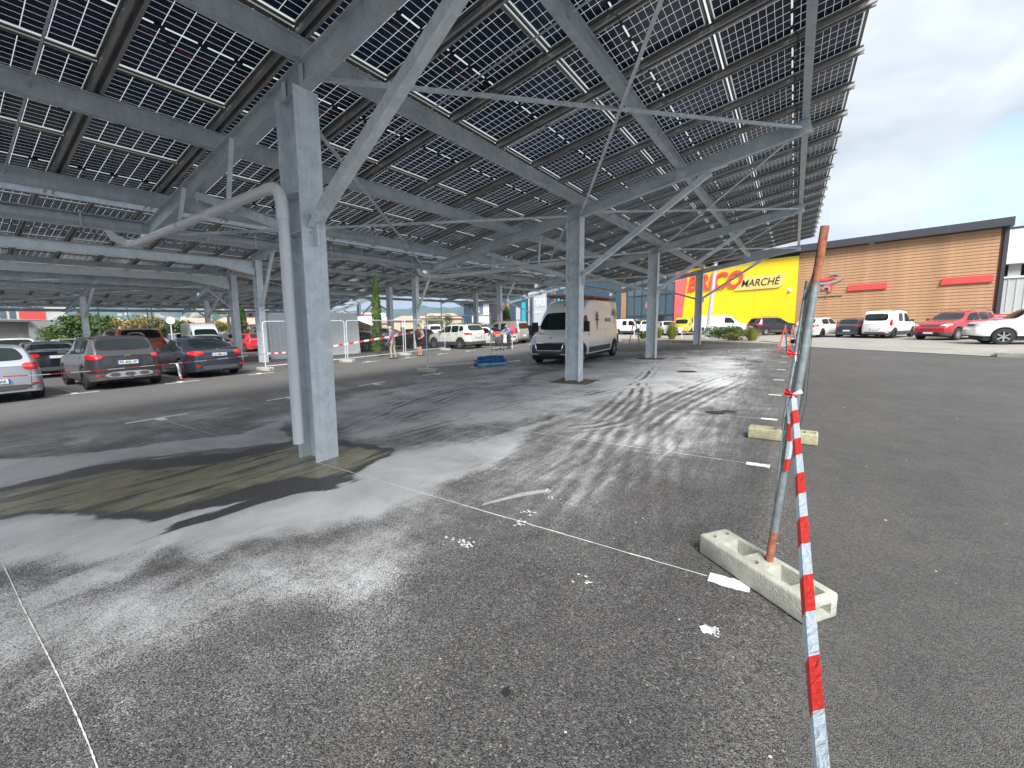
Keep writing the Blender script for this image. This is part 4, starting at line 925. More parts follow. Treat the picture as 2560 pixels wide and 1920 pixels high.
# ---------------------------------------------------------------- vehicles
def interp(u,pts):
    xs=[p[0] for p in pts]; ys=[p[1] for p in pts]; return float(np.interp(u,xs,ys))
def smoothpts(pts,k=3):
    """sample the polyline densely and round its corners"""
    us=np.linspace(0,1,241); ys=np.interp(us,[p[0] for p in pts],[p[1] for p in pts]); ys0=ys.copy()
    ker=np.ones(2*k+1)/(2*k+1); yp=np.pad(ys,k,mode='edge'); ys=np.convolve(yp,ker,'valid'); ys[0]=ys0[0]; ys[-1]=ys0[-1]
    return list(zip(us,ys))
KIND={
 'hatch':dict(L=4.15,W=1.77,H=1.48,wb=(.80,3.38),wr=.31,top=[(0,.60),(.012,.70),(.05,.80),(.24,.98),(.30,1.02),(.44,1.38),(.54,1.47),(.78,1.46),(.88,1.40),(.965,1.04),(.99,.95),(1,.62)],belt=[(0,.60),(.05,.72),(.28,.90),(.9,.98),(1,.90)],roofw=.74,
   side=[((.345,.97),(.465,1.34),(.595,1.38),(.60,.97)),((.615,.97),(.61,1.38),(.80,1.34),(.83,1.0))],ws=(.02,1.03,1.40,.70,.52),rw=(1.05,1.38,.60,.50),tl=(.50,.82,.80,1.0),hl=(.45,.80,.62,.76),pz=.55,sill=.22,clad=None),
 'suv':dict(L=4.22,W=1.80,H=1.62,wb=(.80,3.42),wr=.335,top=[(0,.64),(.01,.80),(.04,.95),(.22,1.08),(.29,1.12),(.42,1.50),(.52,1.60),(.80,1.60),(.90,1.56),(.955,1.22),(.985,1.08),(1,.66)],belt=[(0,.66),(.05,.86),(.28,1.02),(.9,1.10),(1,.98)],roofw=.76,
   side=[((.335,1.08),(.445,1.46),(.585,1.51),(.59,1.08)),((.605,1.08),(.60,1.51),(.76,1.50),(.765,1.10)),((.78,1.12),(.775,1.49),(.85,1.46),(.875,1.20))],ws=(.02,1.13,1.52,.72,.55),rw=(1.17,1.52,.66,.58),tl=(.56,.86,.90,1.06),hl=(.50,.84,.78,.92),pz=.80,sill=.26,clad=.46),
 'sedan':dict(L=4.78,W=1.86,H=1.45,wb=(.95,3.72),wr=.33,top=[(0,.56),(.01,.68),(.05,.78),(.25,.95),(.30,.98),(.42,1.33),(.52,1.43),(.64,1.43),(.72,1.36),(.86,1.09),(.96,1.05),(.985,.98),(1,.60)],belt=[(0,.58),(.05,.70),(.28,.88),(.85,.96),(1,.88)],roofw=.72,
   side=[((.33,.94),(.44,1.30),(.56,1.35),(.565,.94)),((.575,.94),(.57,1.35),(.68,1.31),(.73,.98)),((.742,.99),(.70,1.28),(.72,1.25),(.80,1.02))],ws=(.02,.99,1.35,.70,.52),rw=(1.07,1.37,.62,.50),tl=(.48,.86,.80,.98),hl=(.45,.84,.60,.74),pz=.83,sill=.22,clad=None),
 'kangoo':dict(L=4.0,W=1.68,H=1.82,wb=(.78,3.38),wr=.30,top=[(0,.62),(.01,.80),(.04,.92),(.17,1.08),(.22,1.12),(.35,1.62),(.43,1.77),(.52,1.80),(.92,1.79),(.965,1.72),(.99,1.05),(1,.62)],belt=[(0,.64),(.05,.82),(.22,1.0),(.9,1.06),(1,.98)],roofw=.82,
   side=[((.27,1.06),(.37,1.54),(.50,1.62),(.505,1.06)),((.56,1.08),(.56,1.60),(.70,1.60),(.70,1.08))],ws=(.02,1.14,1.62,.70,.62),rw=(1.16,1.60,.62,.60),tl=(.70,.80,.82,1.25),hl=(.45,.78,.70,.90),pz=.62,sill=.24,clad=.42),
 'van':dict(L=5.0,W=1.95,H=1.95,wb=(.95,4.05),wr=.33,top=[(0,.62),(.01,.85),(.04,1.0),(.14,1.16),(.18,1.20),(.29,1.72),(.36,1.90),(.45,1.95),(.95,1.94),(.985,1.88),(.995,1.0),(1,.62)],belt=[(0,.64),(.05,.86),(.2,1.08),(.9,1.14),(1,1.05)],roofw=.84,
   side=[((.225,1.14),(.315,1.64),(.42,1.70),(.43,1.12))],ws=(.02,1.22,1.74,.80,.68),rw=(1.3,1.75,.66,.62),tl=(.84,.92,.70,1.45),hl=(.50,.86,.74,.96),pz=.72,sill=.28,clad=.44),
 'bigvan':dict(L=6.0,W=2.04,H=2.56,wb=(.95,4.98),wr=.35,top=[(0,.66),(.008,.92),(.03,1.10),(.10,1.27),(.13,1.32),(.215,2.02),(.235,2.10),(.29,2.42),(.34,2.55),(.45,2.58),(.96,2.56),(.985,2.48),(.995,1.1),(1,.66)],belt=[(0,.70),(.05,1.0),(.14,1.24),(.9,1.30),(1,1.2)],roofw=.86,
   side=[((.165,1.26),(.225,1.88),(.275,1.92),(.29,1.26))],ws=(.02,1.34,2.03,.86,.74),rw=(1.4,2.0,.7,.66),tl=(.90,.97,.70,1.25),hl=(.62,.95,.84,1.18),pz=.52,sill=.34,clad=.40),
 'pickup':dict(L=5.3,W=1.86,H=1.80,wb=(.95,4.17),wr=.39,top=[(0,.70),(.01,.95),(.05,1.10),(.22,1.20),(.25,1.22),(.35,1.66),(.42,1.78),(.58,1.78),(.63,1.70),(.66,1.22),(.985,1.18),(1,.70)],belt=[(0,.70),(.05,.96),(.25,1.12),(.9,1.15),(1,1.05)],roofw=.76,
   side=[((.30,1.18),(.38,1.62),(.48,1.68),(.485,1.18)),((.495,1.18),(.49,1.68),(.60,1.62),(.62,1.20))],ws=(.02,1.23,1.68,.72,.58),rw=(1.30,1.66,.6,.52),tl=(.78,.90,.85,1.15),hl=(.52,.86,.90,1.08),pz=.62,sill=.42,clad=None),
}
def body_mesh(K):
    L_,Wd=K['L'],K['W']/2; top=smoothpts(K['top']); belt=smoothpts(K['belt'],6); wx=[w for w in K['wb']]; ra=K['wr']+.055; zc=K['wr']
    us=set([0,.004,.010,.02,.035]+[1-q for q in (0,.004,.010,.02,.035)]+list(np.linspace(.05,.95,46)))
    for w in wx:
        for t in np.linspace(-1,1,15): us.add(round((w+ra*math.sin(t*math.pi/2))/L_,4))
    us=sorted(us); Vt=[];sec=[]
    for u in us:
        x=u*L_; d=min(x,L_-x); pl=1-.20*max(0,1-d/.55)**2.2-(.03*max(0,1-d/.03)); w=Wd*pl
        zs=interp(u,belt); zt=max(interp(u,top),zs+.012)
        zb=K['sill']+.03*max(0,1-d/.3)
        for q in wx:
            if abs(x-q)<ra: zb=max(zb,zc+math.sqrt(max(0,ra*ra-(x-q)**2)))
        zs=max(zs,zb+.03); zt=max(zt,zs+.012)
        cab=min(1,max(0,(zt-zs-.08)/.32)); wr_=w*((1-cab)*.86+cab*K['roofw'])
        P=[(w*.80,zb+.015),(w*.95,zb)]
        for i in range(1,8):
            t=i/7; z=zb+(zs-zb)*t; tt=max(0,(z-K['sill'])/(max(zs,.7)-K['sill'])); P.append((w*(.955+.045*math.sin(math.pi*min(1,tt)**.8)*1.0-.012*tt),z))
        yb=P[-1][0]; P.append((yb*.985,zs+.012*min(1,(zt-zs)/.05)))
        h=zt-zs
        cr=.05*cab+.02
        for t in (.25,.5,.75,.90): P.append((yb*.985+(wr_-yb*.985)*(t**1.15),zs+.012*min(1,h/.05)+(h-cr-.012*min(1,h/.05))*t))
        P.append((wr_*.985,zt-cr*.72)); P.append((wr_*.93,zt-cr*.42))
        for t in (.7,.35,0): P.append((wr_*.93*t,zt-cr*.42*t*t))
        sec.append([(L_/2-x,y,z) for y,z in P])
    m=len(sec[0]); V=[]; F=[]
    for s in sec: V+=s+[(x,-y,z) for x,y,z in s[:-1]][::-1]
    M_=2*m-1
    for i in range(len(sec)-1):
        for j in range(M_-1): a=i*M_+j; F.append((a,a+1,a+M_+1,a+M_))
    for i,rev in ((0,False),(len(sec)-1,True)):
        b=i*M_
        for j in range(m-1):
            q=(b+j,b+j+1,b+M_-2-j,b+M_-1-j)
            if len(set(q))<4: q=(b+j,b+j+1,b+M_-1-j)
            F.append(q[::-1] if not rev else q)
    return V,F
def decal(bvh,quad,axis,n=(8,5),off=.006,sgn=1,corner=0.,thick=.0):
    """patch of the body surface under a quad seen along an axis. quad: 4 (a,b) points; axis x: (y,z), axis y: (x,z)"""
    nu,nv=n; V=[];F=[];ok=[]
    for j in range(nv+1):
        for i in range(nu+1):
            u,v=i/nu,j/nv
            if corner:   # pull grid corners in for rounded outline
                cu,cv=2*u-1,2*v-1; k=1-corner*(abs(cu)**3*abs(cv)**3); cu*=k; cv*=k; u,v=(cu+1)/2,(cv+1)/2
            a=[(1-u)*(1-v)*quad[0][k]+(1-u)*v*quad[1][k]+u*v*quad[2][k]+u*(1-v)*quad[3][k] for k in (0,1)]
            if axis=='y': o=Vector((a[0],sgn*3,a[1])); d=Vector((0,-sgn,0))
            else: o=Vector((sgn*6,a[0],a[1])); d=Vector((-sgn,0,0))
            h=bvh.ray_cast(o,d)
            if h[0] is None: ok.append(False); V.append((0,0,0)); continue
            nn=h[1] if h[1].dot(d)<0 else -h[1]
            ok.append(True); V.append(tuple(h[0]+nn*off*.5-d*off*.5))
    for j in range(nv):
        for i in range(nu):
            q=[j*(nu+1)+i,j*(nu+1)+i+1,(j+1)*(nu+1)+i+1,(j+1)*(nu+1)+i]
            if all(ok[k] for k in q): F.append(tuple(q))
    return V,F
def wheel_meshes(r,w,spokes,rimmat):
    mb=MB(); n=28; prof=[(r*.62,-w/2),(r*.90,-w/2),(r*.98,-w*.42),(r,-w*.30),(r,w*.30),(r*.98,w*.42),(r*.90,w/2),(r*.62,w/2)]
    vs=[(a*math.cos(2*math.pi*k/n),b,a*math.sin(2*math.pi*k/n)) for k in range(n) for a,b in prof]; p=len(prof)
    mb.add(vs,[(k*p+i,((k+1)%n)*p+i,((k+1)%n)*p+i+1,k*p+i+1) for k in range(n) for i in range(p-1)])
    tyre=mb.mesh('wheel',M['tyre'],True)
    rb=MB()
    for s in (1,):   # dish facing +y
        q=[(r*.66,w*.46),(r*.60,w*.44),(r*.58,w*.12)]; vs=[(a*math.cos(2*math.pi*k/n),b,a*math.sin(2*math.pi*k/n)) for k in range(n) for a,b in q]
        rb.m=0; rb.add(vs,[(k*3+i,k*3+i+1,((k+1)%n)*3+i+1,((k+1)%n)*3+i) for k in range(n) for i in range(2)])
        rb.m=1; rb.add([(r*.6*math.cos(2*math.pi*k/n),w*.10,r*.6*math.sin(2*math.pi*k/n)) for k in range(n)],[tuple(range(n))])
        rb.m=0
        for k in range(spokes):
            a=2*math.pi*k/spokes; rb.bar((r*.10*math.cos(a),w*.33,r*.10*math.sin(a)),(r*.63*math.cos(a),w*.40,r*.63*math.sin(a)),r*.16,.02,(0,1,0))
        rb.tube([(0,w*.2,0),(0,w*.40,0)],r*.15,12)
    rim=rb.mesh('rim',[rimmat,M['black']],False)
    return tyre,rim
WH={}
def wheels(r,w,spokes,rm):
    k=(r,w,spokes,rm)
    if k not in WH: WH[k]=wheel_meshes(r,w,spokes,M[rm])
    return WH[k]
CACHE={}
def car_parts(kind):
    if kind in CACHE: return CACHE[kind]
    K=KIND[kind]; V,F=body_mesh(K); bvh=BVHTree.FromPolygons([Vector(v) for v in V],F); L_=K['L']; X=lambda u:L_/2-u*L_
    parts=[]
    def add(name,lst,matkey,smooth=True):
        mb=MB()
        for V_,F_ in lst: mb.add(V_,F_)
        parts.append((name,mb.mesh(name,M[matkey],smooth),matkey))
    mb=MB(); mb.add(V,F); me=mb.mesh('body',[M['white_paint'],M['trim']],True)
    if K['clad']:
        ra=K['wr']+.12
        for p in me.polygons:
            c=p.center; x=L_/2-c.x
            if c.z<K['clad'] or any((x-q)**2+(c.z-K['wr'])**2<ra*ra for q in K['wb']): p.material_index=1
    body=me
    for q in K['side']:
        quad=[(X(a),b) for a,b in q]
        for s in (1,-1): add('side_window',[decal(bvh,[quad[0],quad[1],quad[2],quad[3]],'y',(8,6),.008,s,.10)],'glass')
    u0,z0,z1,w0,w1=K['ws']; add('windscreen',[decal(bvh,[(-w0,z0),(-w1,z1),(w1,z1),(w0,z0)],'x',(14,8),.008,1,.10)],'glass')
    z0,z1,w0,w1=K['rw']; add('rear_window',[decal(bvh,[(-w0,z0),(-w1,z1),(w1,z1),(w0,z0)],'x',(12,7),.008,-1,.12)],'glass')
    a,b,c,d=K['tl']
    for s in (1,-1): add('taillight',[decal(bvh,[(s*a,c+.02),(s*a,d-.02),(s*b,d),(s*b,c)],'x',(6,5),.018,-1,.25)],'tail')
    a,b,c,d=K['hl']
    for s in (1,-1): add('headlight',[decal(bvh,[(s*a,c),(s*a,d-.05),(s*b,d),(s*b,c+.03)],'x',(6,5),.018,1,.25)],'lens')
    gh=K['hl'][2]; 
    if kind!='bigvan': add('grille',[decal(bvh,[(-.40,gh-.02),(-.46,gh+.10),(.46,gh+.10),(.40,gh-.02)],'x',(10,3),.012,1,.1)],'trim')
    add('lower_grille',[decal(bvh,[(-.55,.30),(-.5,.46),(.5,.46),(.55,.30)],'x',(10,3),.010,1,.15)],'black')
    for s in (1,-1): add('door_seam',[decal(bvh,[(X(u),K['sill']+.12),(X(u),interp(u,K['belt'])-.0),(X(u)-.012,interp(u,K['belt'])-.0),(X(u)-.012,K['sill']+.12)],'y',(1,8),.004,s) for u in ([K['side'][0][3][0],K['side'][0][0][0]]+([K['side'][1][3][0]-.01] if len(K['side'])>1 else [.62]))],'gap')
    for s in (1,-1): add('door_handle',[decal(bvh,[(X(q[3][0])+.24,interp(q[3][0],K['belt'])-.13),(X(q[3][0])+.24,interp(q[3][0],K['belt'])-.10),(X(q[3][0])+.07,interp(q[3][0],K['belt'])-.10),(X(q[3][0])+.07,interp(q[3][0],K['belt'])-.13)],'y',(3,1),.03,s) for q in K['side'][:2]],'trim')
    # bootlid seams
    zt,zl=K['rw'][0]-.03,K['pz']-.14
    add('tailgate_seam',[decal(bvh,[(-.60,zl),(-.60,zl+.008),(.60,zl+.008),(.60,zl)],'x',(8,1),.004,-1)]+[decal(bvh,[(s*.60,zl),(s*.64,zt-.05),(s*.648,zt-.05),(s*.608,zl)],'x',(1,6),.004,-1) for s in (1,-1)],'gap')
    add('rear_bumper_strip',[decal(bvh,[(-.55,.30),(-.60,.44),(.60,.44),(.55,.30)],'x',(8,2),.008,-1,.1)],'trim')
    for s in (1,-1): add('reflector',[decal(bvh,[(s*.62,.42),(s*.62,.47),(s*.74,.47),(s*.74,.42)],'x',(3,1),.014,-1)],'tail')
    for xs,nm in ((1,'number_plate'),(-1,'number_plate')):
        zz=.42 if xs>0 else K['pz']; V_,F_=decal(bvh,[(-.26,zz-.055),(-.26,zz+.055),(.26,zz+.055),(.26,zz-.055)],'x',(4,1),.03,xs); add(nm,[(V_,F_)],'plate',False)
        for s in (1,-1): add('plate_band',[decal(bvh,[(s*.26,zz-.055),(s*.26,zz+.055),(s*.225,zz+.055),(s*.225,zz-.055)],'x',(1,1),.034,xs)],'blue',False)
    h=bvh.ray_cast(Vector((-6,0,K['pz'])),Vector((1,0,0)))
    mb=MB(); mb.box(-L_/2+.25,L_/2-.3,-K['W']/2+.12,K['W']/2-.12,.20,min(.8,K['H']*.42)); parts.append(('underbody',mb.mesh('underbody',M['black']),'black'))
    for s in (1,-1):
        mb=MB(); xm=X(K['side'][0][0][0]+.035); zm=K['side'][0][0][1]+.04; y=K['W']/2
        mb.hexa([(xm-.05,s*(y-.04),zm-.05),(xm+.07,s*(y-.04),zm-.05),(xm+.05,s*(y+.15),zm-.04),(xm-.04,s*(y+.16),zm-.04),(xm-.05,s*(y-.04),zm+.08),(xm+.05,s*(y-.04),zm+.08),(xm+.03,s*(y+.14),zm+.09),(xm-.04,s*(y+.15),zm+.09)]); me_=mb.mesh('wing_mirror',M['trim']); parts.append(('wing_mirror',me_,'trim'))
    if kind in('suv','kangoo'):
        for s in (1,-1):
            mb=MB(); yy=s*K['W']/2*K['roofw']*.92; zt=K['H']; mb.tube([(X(.44),yy,zt-.09),(X(.47),yy,zt+.02),(X(.6),yy,zt+.055),(X(.78),yy,zt+.045),(X(.86),yy,zt-.03)],.018,6); parts.append(('roof_bar',mb.mesh('roof_bar',M['trim'],True),'trim'))
    mb=MB(); zw=K['rw'][0]+.02
    hh=bvh.ray_cast(Vector((-6,.05,zw+.05)),Vector((1,0,0)))
    if hh[0] is not None: mb.bar((hh[0].x-.03,.05,zw+.03),(hh[0].x+.02,-.33,zw+.06),.02,.02); parts.append(('wiper',mb.mesh('wiper',M['black']),'black'))
    CACHE[kind]=(body,parts,bvh); return CACHE[kind]
def car(kind,x,y,heading,pt,label,group='parked cars',rim='rim',cat='car',plate_txt=None,spokes=5,scale=1.,name=None,skip=()):
    K=KIND[kind]; body,parts,bvh=car_parts(kind)
    r=empty(name or {'hatch':'hatchback','suv':'suv','sedan':'sedan','kangoo':'small_van','van':'panel_van','bigvan':'delivery_van','pickup':'pickup_truck'}[kind],(x,y,gz(x,y)),R(heading),slope=True); r.scale=(scale,)*3
    tag(r,label,cat,group)
    o=bpy.data.objects.new('body',body); COL.objects.link(o); o.parent=r; o.material_slots[0].link='OBJECT'; o.material_slots[0].material=M[pt]
    for nm,me,mk in parts:
        if nm in skip: continue
        c=bpy.data.objects.new(nm,me); COL.objects.link(c); c.parent=o if nm in('door_seam','tailgate_seam','door_handle') else r
    ty,ri=wheels(K['wr'],.21,spokes,rim)
    for q in K['wb']:
        for s in (1,-1):
            w=bpy.data.objects.new('wheel',ty); COL.objects.link(w); w.parent=r; w.location=(K['L']/2-q,s*(K['W']/2-.105),K['wr']); w.rotation_euler=(0,random.random()*3,0 if s>0 else math.pi)
            i=bpy.data.objects.new('rim',ri); COL.objects.link(i); i.parent=w
    if plate_txt:
        for xs,tx in plate_txt:
            zz=.42 if xs>0 else K['pz']; h=bvh.ray_cast(Vector((xs*6,0,zz)),Vector((-xs,0,0)))
            fr=Matrix(((0,0,xs,h[0].x+xs*.034),(xs,0,0,0),(0,1,0,zz-.038),(0,0,0,1)))
            t=text(tx,.1,M['black'],None,0,0,0,.001,0,.0008,'plate_number',1.,Matrix.Identity(4)); fit(t,.40,.075)
            for v in t.data.vertices: v.co.x-=.20
            t.parent=r; t.matrix_basis=fr
    return r,K,bvh
def chevrons(r,K,bvh,z,mt='chrome'):
    h=bvh.ray_cast(Vector((-6,0,z)),Vector((1,0,0))); mb=MB(); x=h[0].x-.012
    for dz in (0,.04):
        mb.bar((x,-.07,z+dz-.03),(x,.0,z+dz+.02),.014,.018,(1,0,0)); mb.bar((x,.0,z+dz+.02),(x,.07,z+dz-.03),.014,.018,(1,0,0))
    mb.build('badge',M[mt],r)
# --- left rows
r,K,b=car('suv',-18.95,3.93,180,'bronze_paint','dark grey-brown SUV with roof bars, plate FR-403-VP',rim='rimd',plate_txt=((-1,'FR-403-VP'),)); chevrons(r,K,b,.98)
mb=MB(); V_,F_=decal(b,[(-.58,.36),(-.52,.53),(.52,.53),(.58,.36)],'x',(10,3),.02,-1,.2); mb.add(V_,F_); mb.build('skid_plate',mat('silver_plastic',(.30,.30,.30),.5),r)
for y_ in (-.34,0,.34):
    mb=MB(); V_,F_=decal(b,[(y_-.13,.395),(y_-.13,.50),(y_+.13,.50),(y_+.13,.395)],'x',(4,2),.03,-1,.3); mb.add(V_,F_); mb.build('bumper_recess',M['trim'],r)
tow=MB(); tow.tube([(-K['L']/2+.1,0,.32),(-K['L']/2-.10,0,.30),(-K['L']/2-.12,0,.38)],.018,7); tow.tube([(-K['L']/2-.12,0,.37),(-K['L']/2-.12,0,.41)],.026,8); tow.build('tow_ball',M['trim'],r)
r,K,b=car('hatch',-18.35,1.22,181,'silver_paint','silver hatchback cut by the left edge, plate ending 95-AK',rim='rim',plate_txt=((-1,'AS-195-AK'),))
mb=MB(); V_,F_=decal(b,[(-.72,.24),(-.72,.42),(.72,.42),(.72,.24)],'x',(10,2),.012,-1,.1); mb.add(V_,F_); mb.build('lower_bumper',M['trim'],r)
r,K,b=car('sedan',-19.75,6.58,180,'slate_paint','slate blue-grey saloon with tow ball, plate CA-288-CG',rim='rim',plate_txt=((-1,'CA-288-CG'),),spokes=10); chevrons(r,K,b,.985)
tow=MB(); tow.tube([(-K['L']/2+.1,0,.30),(-K['L']/2-.08,0,.26),(-K['L']/2-.12,0,.34)],.02,7); tow.tube([(-K['L']/2-.12,0,.33),(-K['L']/2-.12,0,.38)],.03,8); tow.build('tow_ball',M['trim'],r)
car('sedan',-26.6,3.55,180,'black_paint','black low coupe between the silver hatchback and the brown SUV')
def by(px,py): return at(px,py)
def C_(kind,px,py,hd,pt,label,**k):
    x,y=at(px,py); return car(kind,x,y,hd,pt,label,**k)
car('suv',-33.2,3.2,180,'white_paint','white estate with dark rear window above the silver hatchback')
car('hatch',-36.0,5.9,0,'silver_paint','pale car roof with greenish windscreen above the black coupe')
car('hatch',-33.6,6.6,0,'white_paint','white roofed car right behind the black coupe')
car('suv',-29.2,6.9,180,'orange_paint','orange-red car whose roof shows above the brown SUV',scale=1.2)
car('hatch',-33.5,9.0,0,'white_paint','white car to the left behind the orange-red roof')
car('hatch',-38.5,13.2,180,'blue_paint','blue-grey car right of the orange-red roof')
car('hatch',-31.5,11.3,0,'white_paint','white car with a black windscreen left of the white high-roof van')
car('bigvan',-39.6,13.8,-8,'white_paint','white high-roof van behind the slate saloon',cat='van',scale=.92)
car('hatch',-41.6,16.4,180,'silver_paint','silver car half hidden behind the left post of the pair')
car('hatch',-36.6,16.1,175,'bright_red_paint','small bright red hatchback behind the wire fence between the posts')
car('hatch',-39.5,19.4,180,'black_paint','black hatchback between the near post pair and the container')
car('hatch',-27.2,9.2,180,'plum_paint','dark hatchback wedged between the brown SUV and the slate saloon')
for i,(x,y,p_) in enumerate(((-50,9,'white_paint'),(-48.5,15,'silver_paint'),(-52,12,'slate_paint'),(-49,19,'white_paint'),(-53,24,'champagne_paint'))):
    car('suv' if i%2 else 'hatch',x,y,180,p_,['far white car below the pink hipped roof','far silver car below the autumn tree','far slate car below the lamp posts','far white SUV behind the high-roof van','far champagne car behind the cypress'][i])
# --- centre
r,K,b=car('suv',-20.15,22.65,174,'offwhite_paint','off-white SUV parked behind the mesh fence, diamond badge on its tailgate',rim='rim',scale=1.06)
car('hatch',-19.6,26.0,5,'offwhite_paint','off-white hatchback nose-out between the white SUV and the silver people carrier')
car('kangoo',-20.3,28.9,178,'champagne_paint','silver boxy people carrier behind the shopping trolley',scale=1.04,cat='car')
car('hatch',-20.2,31.6,180,'black_paint','black car beside the nose of the big white van')
car('suv',-28.5,37.0,100,'plum_paint','dark red car roof behind the black car near the big van')
car('sedan',-26.0,18.6,200,'slate_paint','slate car behind the man in the pale cap')
car('hatch',-24.6,22.4,180,'black_paint','black car behind the person in black')
car('suv',-31.0,23.4,180,'white_paint','white estate roof behind the slate car')
car('hatch',-33.0,27.5,0,'silver_paint','silver car roof left of the second post')
car('kangoo',-36.5,36.5,150,'white_paint','white van with a dark stripe window left of the off-white SUV',cat='van')
# white camper
cv=empty('camper_van',(-37.2,27.1,gz(-37,27)),R(-25),slope=True); tag(cv,'long white camper van between the container and the broad cypress','camper van')
mb=MB(); mb.box(-3.4,1.6,-1.1,1.1,.45,2.75); mb.hexa([(1.6,-1.05,.45),(3.2,-.95,.45),(3.2,.95,.45),(1.6,1.05,.45),(1.6,-1.05,2.6),(2.3,-.9,1.9),(2.3,.9,1.9),(1.6,1.05,2.6)]); mb.build('body',M['white_paint'],cv)
for a,b_ in ((.2,.9),(1.2,1.55)):
    mb=MB(); mb.box(a,b_,-1.12,-1.105,1.5,2.1); mb.build('window',M['glass'],cv)
mb=MB(); mb.hexa([(1.75,-1.06,1.55),(2.55,-.985,1.55),(2.55,-.97,1.56),(1.75,-1.045,1.56),(1.75,-1.06,2.2),(2.0,-1.01,2.2),(2.0,-.99,2.2),(1.75,-1.04,2.2)]); mb.build('cab_window',M['glass'],cv)
ty,ri=wheels(.33,.21,5,'rimd')
for x_ in (-1.9,2.3):
    for s in (1,-1):
        w=bpy.data.objects.new('wheel',ty); COL.objects.link(w); w.parent=cv; w.location=(x_,s*.98,.33); w.rotation_euler=(0,0,0 if s>0 else math.pi); i=bpy.data.objects.new('rim',ri); COL.objects.link(i); i.parent=w
# --- big delivery van behind the second post
r,K,b=car('bigvan',-7.92,17.05,-87,'white_paint','white high-roof delivery van with ladder rack behind the second post, plate GX-160-SL',cat='van',group='vans',plate_txt=((1,'GX-160-SL'),))
mb=MB()   # grille with chrome frame
V_,F_=decal(b,[(-.52,.58),(-.60,.84),(.60,.84),(.52,.58)],'x',(12,4),.02,1,.06); mb.add(V_,F_); g=mb.build('grille',M['black'],r)
mb=MB()
for q in ([(-.62,.84),(-.62,.875),(.62,.875),(.62,.84)],[(-.54,.55),(-.55,.59),(.55,.59),(.54,.55)],[(-.54,.56),(-.63,.87),(-.58,.87),(-.50,.56)],[(.50,.56),(.58,.87),(.63,.87),(.54,.56)]):
    V_,F_=decal(b,q,'x',(10,3),.035,1); mb.add(V_,F_)
mb.build('chrome_surround',M['chrome'],g)
mb=MB()
for s in (1,-1):
    V_,F_=decal(b,[(3-.0,0),(3,0),(3,0),(3,0)],'x',(1,1),.01,1)
mb=MB()  # black lower front
V_,F_=decal(b,[(-.97,.36),(-.97,.80),(.97,.80),(.97,.36)],'x',(16,5),.012,1,.05); mb.add(V_,F_); mb.build('front_bumper',M['trim'],r)
for s in (1,-1):
    mb=MB(); V_,F_=decal(b,[(3-1.62,.40),(3-1.62,.62),(3-4.35,.62),(3-4.35,.40)],'y',(12,2),.014,s); mb.add(V_,F_); mb.build('side_rubbing_strip',M['trim'],r)
    mb=MB(); xm=3-.99; mb.hexa([(xm-.06,s*1.0,1.28),(xm+.06,s*1.0,1.28),(xm+.05,s*1.24,1.25),(xm-.08,s*1.25,1.25),(xm-.06,s*1.0,1.66),(xm+.05,s*1.0,1.66),(xm+.04,s*1.23,1.66),(xm-.08,s*1.24,1.66)]); mb.build('wing_mirror',M['black'],r)
for s in (1,-1):
    mb=MB(); V_,F_=decal(b,[(3-5.35,.42),(3-5.35,1.02),(3-5.93,1.02),(3-5.93,.42)],'y',(4,4),.014,s,.06); mb.add(V_,F_); mb.build('rear_quarter_guard',M['trim'],r)
# rack on the roof with ladders
rk=empty('ladder_rack',(0,0,0),parent=r)
mb=MB()
for x_ in (1.2,.2,-.8,-1.8,-2.7):
    mb.bar((x_,-.8,2.66),(x_,.8,2.66),.04,.05)
    for s in (1,-1): mb.bar((x_,s*.78,2.53),(x_,s*.78,2.70),.03,.03,(1,0,0))
for s in (1,-1): mb.bar((1.4,s*.80,2.70),(-2.8,s*.80,2.70),.035,.035)
mb.build('rack_bars',mat('orange_red_rack',(.42,.12,.08),.5),rk)
mb=MB()
for yy in (-.62,-.32,.05,.42):
    mb.bar((1.9,yy,2.72),(-2.7,yy,2.72),.03,.07); 
for i in range(13): mb.bar((1.7-.33*i,-.62,2.72),(1.7-.33*i,-.32,2.72),.03,.03); mb.bar((1.7-.33*i,.05,2.72),(1.7-.33*i,.42,2.72),.03,.03)
mb.build('ladders',mat('wooden_ladder',(.38,.22,.10),.7),rk)
def vandecal(txt,x,z,w,h,mt,side=1):
    hh=b.ray_cast(Vector((x,side*4,z)),Vector((0,-side,0))); t=text(txt,1,mt,None,0,0,0,.001,.15,.01,'lettering',1.,Matrix.Identity(4)); fit(t,w,h); t.parent=r
    y_=hh[0].y+side*.03; t.matrix_basis=Matrix(((-side,0,0,x),(0,0,side,y_),(0,1,0,z),(0,0,0,1)))
gold=mat('gold_print',(.36,.30,.20),.5); bl=mat('light_blue_print',(.12,.35,.62),.5); mar=mat('maroon_print',(.10,.02,.05),.5)
vandecal('Mg',-1.85,1.75,.75,.45,gold); vandecal('M G',-1.85,1.60,.3,.05,bl)
hh=b.ray_cast(Vector((-1.1,4,1.7)),Vector((0,-1,0))); mb=MB(); mb.box(-1.55,-.85,hh[0].y+.02,hh[0].y+.03,1.62,1.78); mb.build('blue_sticker',bl,r)
mb=MB(); y_=hh[0].y+.02; mb.box(.20,.30,y_,y_+.008,1.45,2.05); mb.box(.05,.45,y_,y_+.009,1.68,1.76); mb.box(.12,.38,y_,y_+.01,1.84,1.92); mb.box(.23,.27,y_,y_+.008,1.25,1.45); mb.build('maroon_figure',mar,r)
mb=MB(); mb.box(-2.45,-2.2,y_,y_+.008,1.05,1.12); mb.box(-2.36,-2.29,y_,y_+.009,.95,1.3); mb.build('blue_cross',bl,r)
mb=MB()
